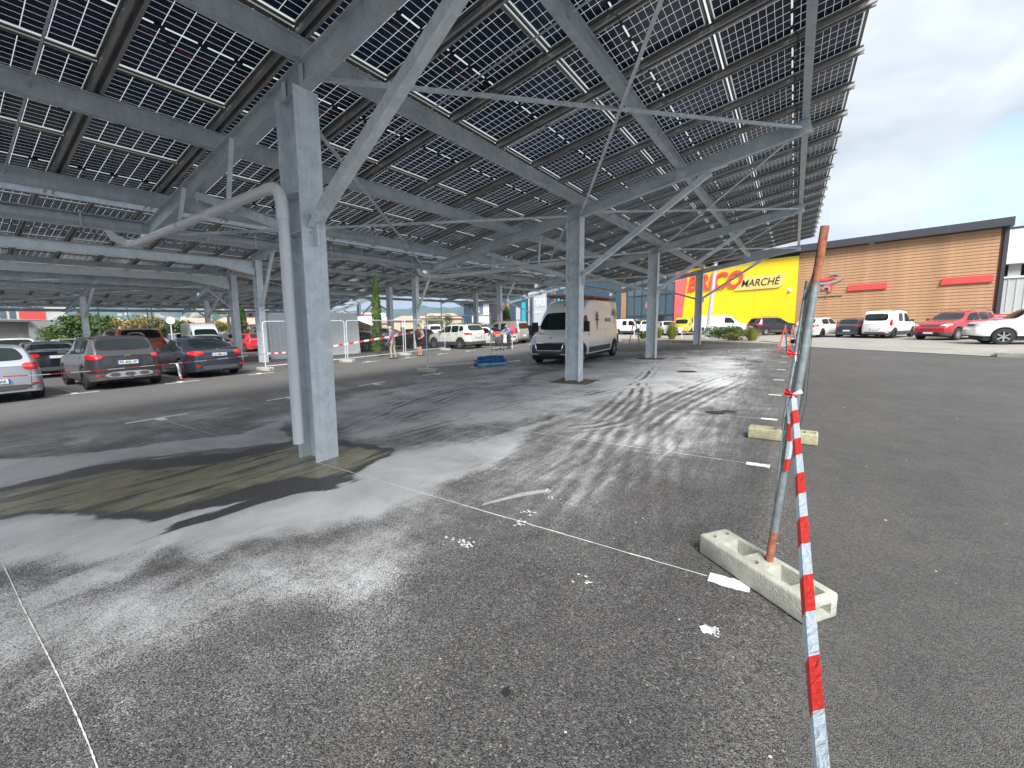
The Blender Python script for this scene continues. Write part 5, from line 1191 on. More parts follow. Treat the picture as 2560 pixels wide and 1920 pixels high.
for i in range(34):
    x_=random.uniform(-1.9,1.2); z_=random.uniform(.72,1.22); s=random.uniform(.008,.03); mb.box(x_-s,x_+s,y_+.01,y_+.014,z_-.004,z_+.004); mb.box(x_-.004,x_+.004,y_+.01,y_+.015,z_-s,z_+s)
mb.build('star_specks',M['trim'],r)
t=text('Mg',1,gold,None,0,0,0,.001,.15,.01,'lettering',1.,Matrix.Identity(4)); fit(t,.42,.20); t.parent=r
hh=b.ray_cast(Vector((6,.3,1.12)),Vector((-1,0,0))); nx_=.45
t.matrix_basis=Matrix(((0,-.75,.66,hh[0].x-.05),(1,0,0,-.62),(0,.66,.75,1.11),(0,0,0,1)))
hh=b.ray_cast(Vector((6,0,1.02)),Vector((-1,0,0))); mb=MB(); x_=hh[0].x+.02
mb.bar((x_,-.03,.95),(x_-.03,.02,1.03),.02,.02); mb.bar((x_-.03,.02,1.03),(x_-.05,-.01,1.09),.02,.02); mb.bar((x_-.03,.02,1.03),(x_-.03,.07,1.05),.014,.016); mb.bar((x_,.05,.95),(x_-.02,.02,1.0),.014,.016); mb.build('lion_badge',M['black'],r)
mb=MB(); mb.tube([(1.05,-.0,2.55),(1.3,.0,2.5),(1.38,0,2.35)],.008,5); mb.box(1.33,1.40,-.05,.03,2.28,2.38); mb.build('camera_stalk',M['black'],r)
# --- row in front of the store
car('pickup',9.95,30.6,184,'white_paint','white pickup truck cut by the right edge',cat='pickup',group='vehicles in front of the store',rim='rim',spokes=6)
r,K,b=car('suv',8.0,35.6,-131,'red_paint','bright red SUV facing the camera beside the flower banner',group='vehicles in front of the store',scale=1.05,spokes=10)
car('kangoo',5.4,38.2,62,'white_paint','white boxy van with two rear windows beside the red SUV',cat='van',group='vehicles in front of the store',rim='rimd',scale=1.02)
car('hatch',3.9,39.3,65,'grey_paint','small dark grey hatchback between two white vehicles',group='vehicles in front of the store',scale=.93)
car('hatch',1.7,39.9,60,'white_paint','white hatchback with black wheels behind the leaning fence poles',group='vehicles in front of the store',rim='rimd')
car('suv',-1.6,44.2,42,'plum_paint','dark plum SUV with pale roof in front of the yellow wall',group='vehicles in front of the store',spokes=10,scale=.98)
car('van',-6.2,46.3,12,'white_paint','white panel van with dark rear corner in front of the yellow wall',cat='van',group='vehicles in front of the store')
car('kangoo',-9.1,46.6,80,'yellow_paint','yellow boxy van left of the white panel van',cat='van',group='vehicles in front of the store')
car('hatch',-11.0,45.6,-60,'white_paint','white hatchback nose-on beside the yellow van',group='vehicles in front of the store')
car('suv',-13.6,48.0,100,'white_paint','white car in front of the glass shop front',group='vehicles in front of the store')
car('kangoo',-15.6,48.0,-12,'white_paint','white boxy van just right of the big delivery van',cat='van',group='vehicles in front of the store',rim='rimd')
# ---------------------------------------------------------------- concrete feet
def hf(mt_parent=None): pass
def make_block_mesh():
    """cast fence foot with two pockets and pin holes"""
    L_,w,h=.78,.235,.145
    me=bpy.data.meshes.new('fence_foot'); mb=MB()
    mb.box(-L_/2,L_/2,-w/2,w/2,0,h); o=mb.build('tmp',M['concrete'])
    def cut(c):
        m=o.modifiers.new('b','BOOLEAN'); m.operation='DIFFERENCE'; m.object=c; m.solver='EXACT'
        dg=bpy.context.evaluated_depsgraph_get(); bpy.context.view_layer.update(); n=bpy.data.meshes.new_from_object(o.evaluated_get(bpy.context.evaluated_depsgraph_get())); o.modifiers.clear(); o.data=n; bpy.data.objects.remove(c)
    bv=o.modifiers.new('v','BEVEL'); bv.width=.018; bv.segments=3; bv.limit_method='ANGLE'
    bpy.context.view_layer.update(); n=bpy.data.meshes.new_from_object(o.evaluated_get(bpy.context.evaluated_depsgraph_get())); o.modifiers.clear(); o.data=n
    for x0,x1 in ((-.245,-.055),(.075,.265)):
        c=MB(); c.hexa([(x0+.025,-.055,.055),(x1-.025,-.055,.055),(x1-.025,.055,.055),(x0+.025,.055,.055),(x0,-.078,.2),(x1,-.078,.2),(x1,.078,.2),(x0,.078,.2)]); cut(c.build('c',M['concrete']))
    for (x,y) in ((-.33,-.055),(-.33,.055),(.005,-.055),(.005,.055)):
        c=MB(); c.tube([(x,y,.03),(x,y,.2)],.024,14); cut(c.build('c',M['concrete']))
    c=MB(); c.box(.33,.5,-.06,.06,.035,.10); cut(c.build('c',M['concrete'])); c=MB(); c.box(.30,.36,-.055,.055,.09,.2); cut(c.build('c',M['concrete']))
    me=o.data; bpy.data.objects.remove(o); me.name='fence_foot'
    me.polygons.foreach_set('use_smooth',[True]*len(me.polygons))
    try: me.set_sharp_from_angle(angle=R(30))
    except Exception: pass
    return me
BLK=make_block_mesh()
def foot(x,y,rot,label,tone=None):
    o=bpy.data.objects.new('concrete_block',BLK); COL.objects.link(o); e=empty('t',(0,0,0),rot,slope=True); o.rotation_euler=e.rotation_euler.copy(); bpy.data.objects.remove(e)
    o.location=(x,y,gz(x,y)+.002); tag(o,label,'concrete block','concrete feet of the temporary fencing')
    if tone: o.material_slots[0].link='OBJECT'; o.material_slots[0].material=tone
    return o
foot(-.09,2.885,R(-38),'pale grey hollow concrete foot nearest the camera, with the leaning rusty pole in it')
foot(-.05,6.52,R(-2),'yellowish concrete foot further along the same leaning fence panel',mat('yellowish_concrete',(.40,.37,.24),.9,noise=.25,nscale=40.,bump=.6,bscale=70.))
M['fence']=galv('fence_tube',(.19,.24,.25),(.33,.40,.41),9.); M['wire']=mat('galvanised_wire',(.30,.32,.32),.5,.5); M['wired']=mat('dark_wire',(.07,.075,.07),.6)
M['rusty']=bpy.data.materials.new('half_rusty_tube'); M['rusty'].use_nodes=True
def rusty():
    t=M['rusty'].node_tree; p=t.nodes['Principled BSDF']; tc=N(t,'ShaderNodeTexCoord'); sp=N(t,'ShaderNodeSeparateXYZ'); t.links.new(tc.outputs['Object'],sp.inputs[0])
    n=N(t,'ShaderNodeTexNoise',Scale=22.0,Detail=6.0,Roughness=.7); t.links.new(tc.outputs['Object'],n.inputs['Vector'])
    # rust at both ends of the pole (object z = height)
    a=N(t,'ShaderNodeMapRange'); a.inputs['From Min'].default_value=1.78; a.inputs['From Max'].default_value=1.90; t.links.new(sp.outputs['Z'],a.inputs[0])
    b=N(t,'ShaderNodeMapRange'); b.inputs['From Min'].default_value=.36; b.inputs['From Max'].default_value=.30; t.links.new(sp.outputs['Z'],b.inputs[0])
    mxm=N(t,'ShaderNodeMath',operation='MAXIMUM'); t.links.new(a.outputs[0],mxm.inputs[0]); t.links.new(b.outputs[0],mxm.inputs[1])
    ml=N(t,'ShaderNodeMath',operation='MULTIPLY_ADD'); ml.inputs[1].default_value=1.3; t.links.new(mxm.outputs[0],ml.inputs[0]); 
    nn=N(t,'ShaderNodeMath',operation='SUBTRACT'); nn.inputs[1].default_value=.62; t.links.new(n.outputs['Fac'],nn.inputs[0]); t.links.new(nn.outputs[0],ml.inputs[2])
    cl=N(t,'ShaderNodeMapRange'); cl.inputs['From Min'].default_value=.12; cl.inputs['From Max'].default_value=.5; t.links.new(ml.outputs[0],cl.inputs[0])
    r=N(t,'ShaderNodeValToRGB'); r.color_ramp.elements[0].color=(.13,.045,.03,1); r.color_ramp.elements[1].color=(.38,.14,.07,1); r.color_ramp.elements[0].position=.35; r.color_ramp.elements[1].position=.62; t.links.new(n.outputs['Fac'],r.inputs[0])
    g=N(t,'ShaderNodeValToRGB'); g.color_ramp.elements[0].color=(.17,.20,.205,1); g.color_ramp.elements[1].color=(.34,.39,.395,1); g.color_ramp.elements[0].position=.3; g.color_ramp.elements[1].position=.75; t.links.new(n.outputs['Fac'],g.inputs[0])
    m=N(t,'ShaderNodeMix',data_type='RGBA'); t.links.new(cl.outputs[0],m.inputs[0]); t.links.new(g.outputs[0],m.inputs[6]); t.links.new(r.outputs[0],m.inputs[7]); t.links.new(m.outputs[2],p.inputs['Base Color'])
    ro=N(t,'ShaderNodeMapRange'); ro.inputs['To Min'].default_value=.42; ro.inputs['To Max'].default_value=.85; t.links.new(cl.outputs[0],ro.inputs[0]); t.links.new(ro.outputs[0],p.inputs['Roughness'])
    mt=N(t,'ShaderNodeMapRange'); mt.inputs['To Min'].default_value=.4; mt.inputs['To Max'].default_value=0; t.links.new(cl.outputs[0],mt.inputs[0]); t.links.new(mt.outputs[0],p.inputs['Metallic'])
rusty()
# foreground panel, leaning to the right, seen end on
fp=empty('mesh_fence',(0,0,0)); tag(fp,'leaning temporary fence panel seen end-on at right, near pole rusty at its top','fence panel','temporary fence panels')
zb1,zb2=gz(0,2.9),gz(0,6.5)
b1=Vector((-.052,2.885,zb1+.04)); t1=Vector((.113,3.0,zb1+2.145)); b2=Vector((-.05,6.50,zb2+.04)); t2=Vector((.107,6.42,zb2+2.07))
mb=MB(lambda x,y,z:(x,y,z-zb1)); mb.tube([b1,b1.lerp(t1,.5),t1],.0215,16,False); mb.tube([b1.lerp(t1,.995),t1],.0185,16)
o=mb.build('pole',M['rusty'],fp,True); o.location=(0,0,zb1)
mb=MB(); mb.tube([b2,t2],.021,14); o=mb.build('pole',M['fence'],fp,True)
mb=MB(); mb.tube([t2-Vector((0,0,.1)),t2+Vector((.004,0,.0))],.026,12); mb.build('end_cap',mat('olive_cap',(.18,.16,.08),.6),o)
mb=MB()
for f in (.13,.90): mb.tube([b1.lerp(t1,f),b2.lerp(t2,f)],.013,8)
mb.build('rail_tube',M['fence'],fp,True)
mb=MB()
for i in range(1,34):
    f=i/34; a=b1.lerp(b2,f); c=t1.lerp(t2,f); p=a.lerp(c,.14); q=a.lerp(c,.89); m=(p+q)/2+Vector((.035+.02*math.sin(i*1.7),0,0)); mb.tube([p,m,q],.0022,4,False)
for k in range(12):
    f=.14+.75*k/11; mb.tube([b1.lerp(t1,f)+Vector((.01,0,0)),(b1.lerp(t1,f)+b2.lerp(t2,f))/2+Vector((.04,0,0)),b2.lerp(t2,f)],.0022,4,False)
mb.build('wire_mesh',M['wired'],fp)
mb=MB(); mb.bar(b1.lerp(t1,.02)+Vector((.0,.0,0)),b1.lerp(t1,.05),.05,.05); 
# barrier tape
def tapemat():
    m=bpy.data.materials.new('red_white_tape'); m.use_nodes=True; t=m.node_tree; p=t.nodes['Principled BSDF']
    u=N(t,'ShaderNodeAttribute'); u.attribute_name='along'; f=N(t,'ShaderNodeMath',operation='FRACT'); t.links.new(u.outputs['Fac'],f.inputs[0]); g=N(t,'ShaderNodeMath',operation='GREATER_THAN'); g.inputs[1].default_value=.5; t.links.new(f.outputs[0],g.inputs[0])
    mx=N(t,'ShaderNodeMix',data_type='RGBA'); mx.inputs[6].default_value=(.66,.76,.84,1); mx.inputs[7].default_value=(.78,.06,.05,1); t.links.new(g.outputs[0],mx.inputs[0]); t.links.new(mx.outputs[2],p.inputs['Base Color']); p.inputs['Roughness'].default_value=.32
    tc=N(t,'ShaderNodeTexCoord'); nn=N(t,'ShaderNodeTexNoise',Scale=26.0,Detail=4.0,Distortion=1.5); t.links.new(tc.outputs['Object'],nn.inputs['Vector']); bp=N(t,'ShaderNodeBump',Strength=.7,Distance=.01); t.links.new(nn.outputs['Fac'],bp.inputs['Height']); t.links.new(bp.outputs[0],p.inputs['Normal'])
    tl=N(t,'ShaderNodeBsdfTranslucent'); t.links.new(mx.outputs[2],tl.inputs[0]); ms=N(t,'ShaderNodeMixShader'); ms.inputs[0].default_value=.35; t.links.new(p.outputs[0],ms.inputs[1]); t.links.new(tl.outputs[0],ms.inputs[2]); t.links.new(ms.outputs[0],t.nodes['Material Output'].inputs['Surface'])
    return m
M['tape']=tapemat()
def tape(name,pts,wv,period,label=None,parent=None,group=None,w=.075,fold=True,skew=.25):
    pts=[Vector(p) for p in pts]; V=[];F=[];A=[]; d=0; rows=[]
    for i,p in enumerate(pts):
        if i: d+=(p-pts[i-1]).length
        wvv=Vector(wv[i]).normalized() if isinstance(wv,list) else Vector(wv).normalized()
        tg=(pts[min(i+1,len(pts)-1)]-pts[max(i-1,0)]).normalized(); nn=tg.cross(wvv).normalized()
        for k,off in enumerate((-.5,-.05,.5)):
            bend=nn*(.010 if (k==1 and fold) else 0)
            V.append(p+wvv*w*off+bend); A.append((d+off*w*skew)/period)
    for i in range(len(pts)-1):
        for k in (0,1): F.append((i*3+k,i*3+k+1,(i+1)*3+k+1,(i+1)*3+k))
    me=bpy.data.meshes.new(name); me.from_pydata(V,[],F); a=me.attributes.new('along','FLOAT','POINT'); a.data.foreach_set('value',A); me.materials.append(M['tape']); me.update()
    o=bpy.data.objects.new(name,me); COL.objects.link(o)
    if parent: o.parent=parent
    if label: tag(o,label,'barrier tape',group)
    return o
k1=Vector((.018,2.865,gz(0,2.9)+1.165)); e1=Vector((.140,.42,.555))
pts=[];wv=[]
for i in range(61):
    t=i/60; p=k1.lerp(e1,t); p.z-=.05*4*t*(1-t)*.7; p.x+=.004*math.sin(t*7); pts.append(p); tw=.25+.95*t+.18*math.sin(t*9); wv.append((math.cos(tw*.8)*.9,0,.75*math.sin(tw*.8)+.35))
tape('barrier_tape',pts,wv,.30,'red and white barrier tape running from the near pole towards the camera',group='barrier tapes',w=.044)
mb=MB(lambda x,y,z:(x,y,z))
def knot(p,s,label):
    r=empty('tape_knot',p); tag(r,label,'tape knot','tape ends knotted on poles')
    for (a,c) in (((-.055,-.01,.03),'red'),((-.06,-.012,-.005),'red'),((.06,-.01,.028),'white'),((.02,-.02,-.06),'white')):
        mb=MB(); A=Vector((0,-.024,0)); Bp=Vector(a)*s; n=(Bp-A).cross(Vector((0,1,0))).normalized()*.018*s; mb.add([A-n*.3,A+n*.3,Bp+n,Bp+n*.2+Vector((0,.012,0)),Bp-n],[(0,1,2,3,4)]); mb.build('tape_end',mat('tape_'+c,(.80,.03,.03) if c=='red' else (.78,.80,.82),.35),r)
    mb=MB(); ring=[(math.cos(a)*.0245,math.sin(a)*.0245,.004*math.sin(a*2)) for a in np.linspace(0,6.28,17)]; mb.tube(ring,.007*s,6); mb.build('loop',mat('tape_loop_red',(.7,.03,.03),.35),r)
knot(k1+Vector((.0,.03,.03)),.7,'red and white tape knot tied round the near leaning pole')
knot((b2.lerp(t2,.55)-Vector((.0,.0,0))),1.5,'red and white tape knot tied on the farther leaning pole')
# hanging loop end of tape under the near knot
pts=[k1+Vector((-.012,.0,-.03))+Vector((.0+.015*math.sin(t*3),.03*t,-.40*t)) for t in np.linspace(0,1,12)]
tape('loose_tape_end',pts,(1,.2,0),.22,'short loose tape end hanging down beside the near pole',group='barrier tapes',w=.03)
# ---------------------------------------------------------------- other fence panels
def panel(a,b,h,label,style='round',lean=0.):
    """temporary mesh panel from ground point a to b"""
    A=Vector((a[0],a[1],gz(*a))); Bq=Vector((b[0],b[1],gz(*b))); r=empty('mesh_fence',A); tag(r,label,'fence panel','temporary fence panels')
    u=(Bq-A); L_=u.length; u.normalize(); up=Vector((0,0,1)); P=lambda s,z: u*s+up*z
    mb=MB()
    if style=='round': mb.tube([P(0,.08),P(0,h-.12),P(.03,h-.03),P(.12,h),P(L_-.12,h),P(L_-.03,h-.03),P(L_,h-.12),P(L_,.08)],.021,8)
    else: mb.tube([P(0,.08),P(0,h+.1)],.021,8); mb.tube([P(L_,.08),P(L_,h+.1)],.021,8); mb.tube([P(0,h),P(L_,h)],.019,8)
    mb.tube([P(0,.17),P(L_,.17)],.018,8); mb.build('frame',M['galv'],r,True)
    mb=MB(); n=int(L_/.10)
    for i in range(1,n): mb.bar(P(L_*i/n,.17),P(L_*i/n,h),.0035,.0035)
    for k in range(1,9): mb.bar(P(0,.17+(h-.17)*k/9),P(L_,.17+(h-.17)*k/9),.0035,.0035)
    mb.build('wire_mesh',M['wire'],r); return r
Pn=[at(665,926),at(868,905),at(1013,888),at(1113,875)]
panel(Pn[0],(Pn[1][0]+.05,Pn[1][1]-.1),2.0,'fence panel mostly hidden by the near post and drainpipe')
panel((Pn[1][0],Pn[1][1]+.05),(Pn[2][0],Pn[2][1]-.1),2.0,'round-cornered fence panel behind the man in the pale cap')
panel((Pn[2][0],Pn[2][1]+.05),Pn[3],2.0,'round-cornered fence panel in front of the off-white SUV')
panel(at(1069,928),at(1228,914),1.98,'square-topped fence panel standing nearest the blue packs','square')
panel((-26.5,15.2),(-28.5,18.4),2.0,'fence panel before the small red hatchback'); panel((-29.,11.0),(-30.,14.4),2.0,'dark fence frame behind the slate saloon')
panel((-24.2,18.4),(-24.8,21.6),2.0,'fence panel standing behind the cardboard stacks')
for q,l,ro in (((1070,931),'concrete foot of the square-topped fence panel',15),((868,906),'concrete foot at the left end of the fence behind the man in the cap',12),((1013,889),'concrete foot between the man in the cap and the person in black',8),((1113,876),'concrete foot below the rear wheel arch of the off-white SUV',8),((663,927),'dark concrete foot at the base of the paired post',10)):
    x,y=at(*q); foot(x,y,R(ro),l)
def pt3(x,y,X=None,Y=None):
    d=ray(x,y); t=X/d.x if X is not None else Y/d.y; return Vector((0,0,CH))+d*t
# long tape across the car park
pf=at(1069,928)
T=[pt3(-60,945,X=-14.6),pt3(101,937,X=-14.9),pt3(235,927,X=-15.3),pt3(380,913.6,X=-15.8),pt3(506,902,X=-16.3),pt3(613,890,X=-16.8),pt3(668,884,X=-17.2)]
def dense(T,n=14,sag=.0):
    out=[]
    for a,b in zip(T[:-1],T[1:]):
        for i in range(n): q=a.lerp(b,i/n); q.z-=sag*4*(i/n)*(1-i/n); out.append(q)
    out.append(T[-1]); return out
tape('barrier_tape',dense(T),(.15,0,1),.8,'thin red and white tape strung low in front of the parked cars at left',group='barrier tapes',w=.022,fold=False)
T2=[pt3(668,884,X=-17.2),pt3(722,881,X=-16.0),pt3(835,865,X=-14.6),pt3(973,842,X=-12.6),pt3(1053,826.6,X=pf[0])]
tape('barrier_tape',dense(T2),(.1,0,1),.42,'red and white tape crossing in front of the man and the person in black',group='barrier tapes',w=.075,fold=False)
tail=pt3(441,908,X=-16.05); tape('loose_tape_end',[tail+Vector((.04*math.sin(i*.8),.012*i,-.062*i)) for i in range(9)],(0,1,.3),.9,'red and white tape tail dangling in front of the slate saloon wheel',group='barrier tapes',w=.06)
# ---------------------------------------------------------------- blue packs
r=empty('blue_packs',(*at(1226,914),gz(*at(1226,914))),R(52),slope=True); r.scale=(.78,)*3; tag(r,'low pile of blue wrapped tubes lying on the asphalt beside the fence panel','pile of packs')
bm=mat('blue_wrap',(.015,.09,.30),.3,noise=.4,nscale=5.); bm2=mat('pale_blue_wrap',(.18,.42,.62),.25,noise=.2,nscale=4.); gm_=mat('green_cap',(.01,.12,.08),.4)
for i,(y,z,l) in enumerate(((-.36,.09,1.5),(-.12,.09,1.7),(.12,.09,1.6),(.36,.09,1.45),(-.24,.26,1.5),(.0,.26,1.6),(.24,.26,1.4),(-.1,.42,1.35))):
    mb=MB(); mb.tube([(-l/2,y,z),(l/2,y+.04,z)],.095,10); o=mb.build('pack',bm if i%3 else bm2,r,True); mb=MB(); mb.tube([(-l/2-.01,y,z),(-l/2+.03,y,z)],.085,10); mb.box(-l*.2,l*.25,y-.06,y+.06,z+.085,z+.10); mb.build('cap',gm_ if i%2 else bm2,o)
# ---------------------------------------------------------------- containers and cardboard
def container(name,c,rz,l,w,h,mt,label):
    r=empty(name,(c[0],c[1],gz(*c)),R(rz),slope=True); tag(r,label,'container')
    mb=MB(); mb.box(-l/2,l/2,-w/2,w/2,.12,h-.05); mb.build('box_wall',mt,r)
    mb=MB()
    n=int(l/.28)
    for i in range(n):
        x=-l/2+.15+i*(l-.3)/n
        for s in (-1,1): mb.box(x,x+.13,min(s*w/2,s*(w/2+.03)),max(s*w/2,s*(w/2+.03)),.25,h-.2)
    for i in range(int(w/.28)):
        y=-w/2+.15+i*(w-.3)/int(w/.28)
        for s in (-1,1): mb.box(min(s*l/2,s*(l/2+.03)),max(s*l/2,s*(l/2+.03)),y,y+.13,.25,h-.2)
    mb.build('corrugation',mt,r)
    mb=MB()
    for sx_ in (-1,1):
        for sy_ in (-1,1): mb.box(min(sx_*l/2,sx_*(l/2-.12)),max(sx_*(l/2+.03),sx_*(l/2-.12)),min(sy_*(w/2+.03),sy_*(w/2-.1)),max(sy_*(w/2+.03),sy_*(w/2-.1)),0,h)
    mb.box(-l/2,l/2,-w/2-.03,-w/2+.05,h-.15,h); mb.box(-l/2,l/2,w/2-.05,w/2+.03,h-.15,h); mb.box(-l/2-.03,-l/2+.05,-w/2,w/2,h-.15,h); mb.box(l/2-.05,l/2+.03,-w/2,w/2,h-.15,h); mb.box(-l/2,l/2,-w/2-.03,-w/2+.05,0,.14); mb.box(l/2-.05,l/2+.03,-w/2,w/2,.02,.14)
    mb.build('edge_frame',mt,r); return r
x,y=at(879,884); cont=container('white_container',(x-1.35,y-1.9),80,5.2,2.3,2.6,M['white'],'white ribbed shipping container behind the near post')
cont2=container('cream_container',at(752,889),82,2.3,2.3,2.45,mat('cream_container_paint',(.50,.48,.42),.6),'cream container with open ribbed end left of the near post')
mb=MB(); mb.box(1.15,1.19,-.5,-.2,1.75,2.1); mb.build('blue_logo',mat('blue_logo',(.05,.14,.35),.5),cont2)
card=mat('brown_cardboard',(.34,.20,.10),.85,noise=.1,nscale=3.)
for i,(q,z,sx_,sy_,h,l) in enumerate(((( 915,874),.14,1.5,1.1,1.0,'brown cardboard stack on its pallet beside the white container'),((915,874),1.16,1.3,1.0,1.05,'upper torn cardboard box on top of the pallet stack'))):
    x,y=at(*q); r=empty('cardboard_stack',(x-.3,y+.2,gz(x,y)+z),R(32),slope=True); tag(r,l,'cardboard box')
    mb=MB(); 
    if i==0: mb.box(-sx_/2,sx_/2,-sy_/2,sy_/2,0,h)
    else: mb.hexa([(-sx_/2,-sy_/2,0),(sx_/2,-sy_/2,0),(sx_/2,sy_/2,0),(-sx_/2,sy_/2,0),(-sx_/2,-sy_/2,h),(sx_/2,-sy_/2,h*.45),(sx_/2,sy_/2,h*.5),(-sx_/2,sy_/2,h)])
    mb.build('carton',card,r); mb=MB(); mb.box(-.4,.1,-sy_/2-.012,-sy_/2-.002,h*.3,h*.42); mb.box(-.3,.3,-sy_/2-.012,-sy_/2-.002,h*.12,h*.18); mb.build('printed_marks',mat('brown_print',(.06,.035,.02),.8),r)
x,y=at(915,874); r=empty('wooden_pallet',(x-.2,y+.1,gz(x,y)),R(32),slope=True); tag(r,'low wooden pallet under the cardboard stack','pallet'); 
for k in range(6): mb=MB(); mb.box(-.95,.95,-.6+k*.21,-.6+k*.21+.13,.11,.135); mb.build('plank',mat('pallet_wood',(.30,.19,.10),.85),r)
for k in (-.9,-.05,.8): mb=MB(); mb.box(k,k+.1,-.6,.6,0,.109); mb.build('bearer',M['wood'],r)
# ---------------------------------------------------------------- people
def person(x,y,h,heading,joints,rad,mats,label,extra=None):
    """one skinned body; joints in metres (facing +x), cloth zones by face centre"""
    r=empty('person',(x,y,gz(x,y)),R(heading)); tag(r,label,'person')
    names=list(joints); me=bpy.data.meshes.new('body'); E_=[(names.index(a),names.index(b)) for a,b in SKEL if a in joints and b in joints]
    me.from_pydata([joints[n] for n in names],E_,[]); o=bpy.data.objects.new('body',me); COL.objects.link(o)
    m=o.modifiers.new('s','SKIN'); m.use_smooth_shade=True; sv=me.skin_vertices[0].data
    for i,n in enumerate(names): q=rad[n]; sv[i].radius=(q,q) if not isinstance(q,tuple) else q
    sv[names.index('pelvis')].use_root=True
    m2=o.modifiers.new('u','SUBSURF'); m2.levels=2; m2.render_levels=2
    bpy.context.view_layer.update(); nm=bpy.data.meshes.new_from_object(o.evaluated_get(bpy.context.evaluated_depsgraph_get())); bpy.data.objects.remove(o)
    keys=list(dict.fromkeys(k for _,k in mats)); nm.materials.clear()
    for k in keys: nm.materials.append(M[k])
    for p in nm.polygons:
        for test,k in mats:
            if test(p.center): p.material_index=keys.index(k); break
    nm.polygons.foreach_set('use_smooth',[True]*len(nm.polygons)); nm.name='body'
    b=bpy.data.objects.new('body',nm); COL.objects.link(b); b.parent=r
    return r
SKEL=[('pelvis','waist'),('waist','chest'),('chest','neck'),('neck','head'),('head','crown'),('pelvis','hipL'),('hipL','kneeL'),('kneeL','ankL'),('ankL','toeL'),('pelvis','hipR'),('hipR','kneeR'),('kneeR','ankR'),('ankR','toeR'),
 ('chest','shL'),('shL','elL'),('elL','wrL'),('wrL','haL'),('chest','shR'),('shR','elR'),('elR','wrR'),('wrR','haR')]
RAD=dict(pelvis=(.15,.12),waist=(.15,.115),chest=(.165,.12),neck=.055,head=(.078,.085),crown=(.070,.078),hipL=.095,kneeL=.062,ankL=.042,toeL=.035,hipR=.095,kneeR=.062,ankR=.042,toeR=.035,shL=.062,elL=.046,wrL=.032,haL=.034,shR=.062,elR=.046,wrR=.032,haR=.034)
for n_,c in (('skin',(.50,.27,.18)),('mauve_jacket',(.22,.18,.24)),('khaki',(.36,.30,.20)),('pale_cap',(.52,.46,.36)),('shoe',(.04,.035,.03)),('black_cloth',(.012,.012,.014)),('dark_hair',(.02,.015,.012)),('khaki_sleeve',(.30,.27,.20)),('blue_shirt',(.16,.25,.46)),('grey_hair',(.3,.28,.26))): M[n_]=mat(n_,c,.8,noise=.08,nscale=10.)
def face(r,hx,hz,y=0,tone='skin'):
    mb=MB(); mb.hexa([(hx+.070,y-.012,hz-.03),(hx+.105,y-.012,hz-.03),(hx+.105,y+.012,hz-.03),(hx+.070,y+.012,hz-.03),(hx+.075,y-.006,hz+.02),(hx+.085,y-.006,hz+.02),(hx+.085,y+.006,hz+.02),(hx+.075,y+.006,hz+.02)]); mb.build('nose',M[tone],r)
    for s in (-1,1):
        mb=MB(); mb.box(hx+.070,hx+.084,y+s*.032-.011,y+s*.032+.011,hz+.012,hz+.024); mb.build('eye',M['black_cloth'],r)
        mb=MB(); mb.box(hx-.015,hx+.02,min(y+s*.078,y+s*.095),max(y+s*.078,y+s*.095),hz-.03,hz+.03); mb.build('ear',M[tone],r)
    mb=MB(); mb.box(hx+.070,hx+.082,y-.022,y+.022,hz-.058,hz-.048); mb.build('mouth',mat('lips',(.35,.12,.10),.6),r)
def fingers(r,p,d,tone='skin'):
    p=Vector(p); d=Vector(d).normalized(); s=d.cross(Vector((1,0,0))).normalized() if abs(d.x)<.9 else Vector((0,1,0))
    for k,(o_,l) in enumerate(((-.03,.055),(-.01,.07),(.01,.075),(.03,.065))):
        mb=MB(); q=p+s*o_+d*.03; mb.tube([q,q+d*l*.6,q+d*l+Vector((.015,0,0))],.008,6,rs=[.009,.008,.006]); mb.build('finger',M[tone],r,True)
    mb=MB(); q=p-s*.03; mb.tube([q,q-s*.02+d*.03,q-s*.02+d*.055+Vector((.01,0,0))],.009,6); mb.build('thumb',M[tone],r,True)
x,y=at(983,898)
J=dict(pelvis=(0,0,.92),waist=(.01,0,1.06),chest=(.03,0,1.30),neck=(.08,0,1.44),head=(.13,0,1.53),crown=(.13,0,1.63),hipL=(0,.10,.86),kneeL=(.05,.11,.48),ankL=(.0,.12,.10),toeL=(.16,.13,.04),hipR=(0,-.10,.86),kneeR=(-.02,-.10,.48),ankR=(-.12,-.10,.10),toeR=(.03,-.11,.04),
 shL=(.02,.19,1.36),elL=(-.03,.25,1.10),wrL=(.10,.25,.90),haL=(.15,.24,.84),shR=(.02,-.19,1.36),elR=(.03,-.24,1.10),wrR=(.16,-.16,.92),haR=(.20,-.14,.87))
p1=person(x,y,1.72,-160,J,RAD,[(lambda c:c.z>1.50 and c.x<.30 and c.z>1.57,'grey_hair'),(lambda c:c.z>1.44 and abs(c.y)<.12,'skin'),(lambda c:c.z<.88 and abs(c.y)>.20 and c.x>.09,'skin'),(lambda c:c.z>.94 or abs(c.y)>.19,'mauve_jacket'),(lambda c:c.z>.085,'khaki'),(lambda c:True,'shoe')],'older man in pale cap, mauve-grey jacket and khaki trousers carrying a dark bag')
face(p1,.135,1.545); fingers(p1,(.15,.24,.84),(.2,0,-1)); fingers(p1,(.20,-.14,.87),(.3,.2,-1))
mb=MB()
for k in range(7):
    pass
ring=[];n=18
V=[];F=[]
for j in range(7):
    t=j/6; rr=.100*math.cos(t*math.pi/2)+.002; zz=1.60+.075*math.sin(t*math.pi/2)
    for i in range(n): V.append((.125+rr*math.cos(6.283*i/n),rr*.92*math.sin(6.283*i/n),zz))
for j in range(6):
    for i in range(n): F.append((j*n+i,j*n+(i+1)%n,(j+1)*n+(i+1)%n,(j+1)*n+i))
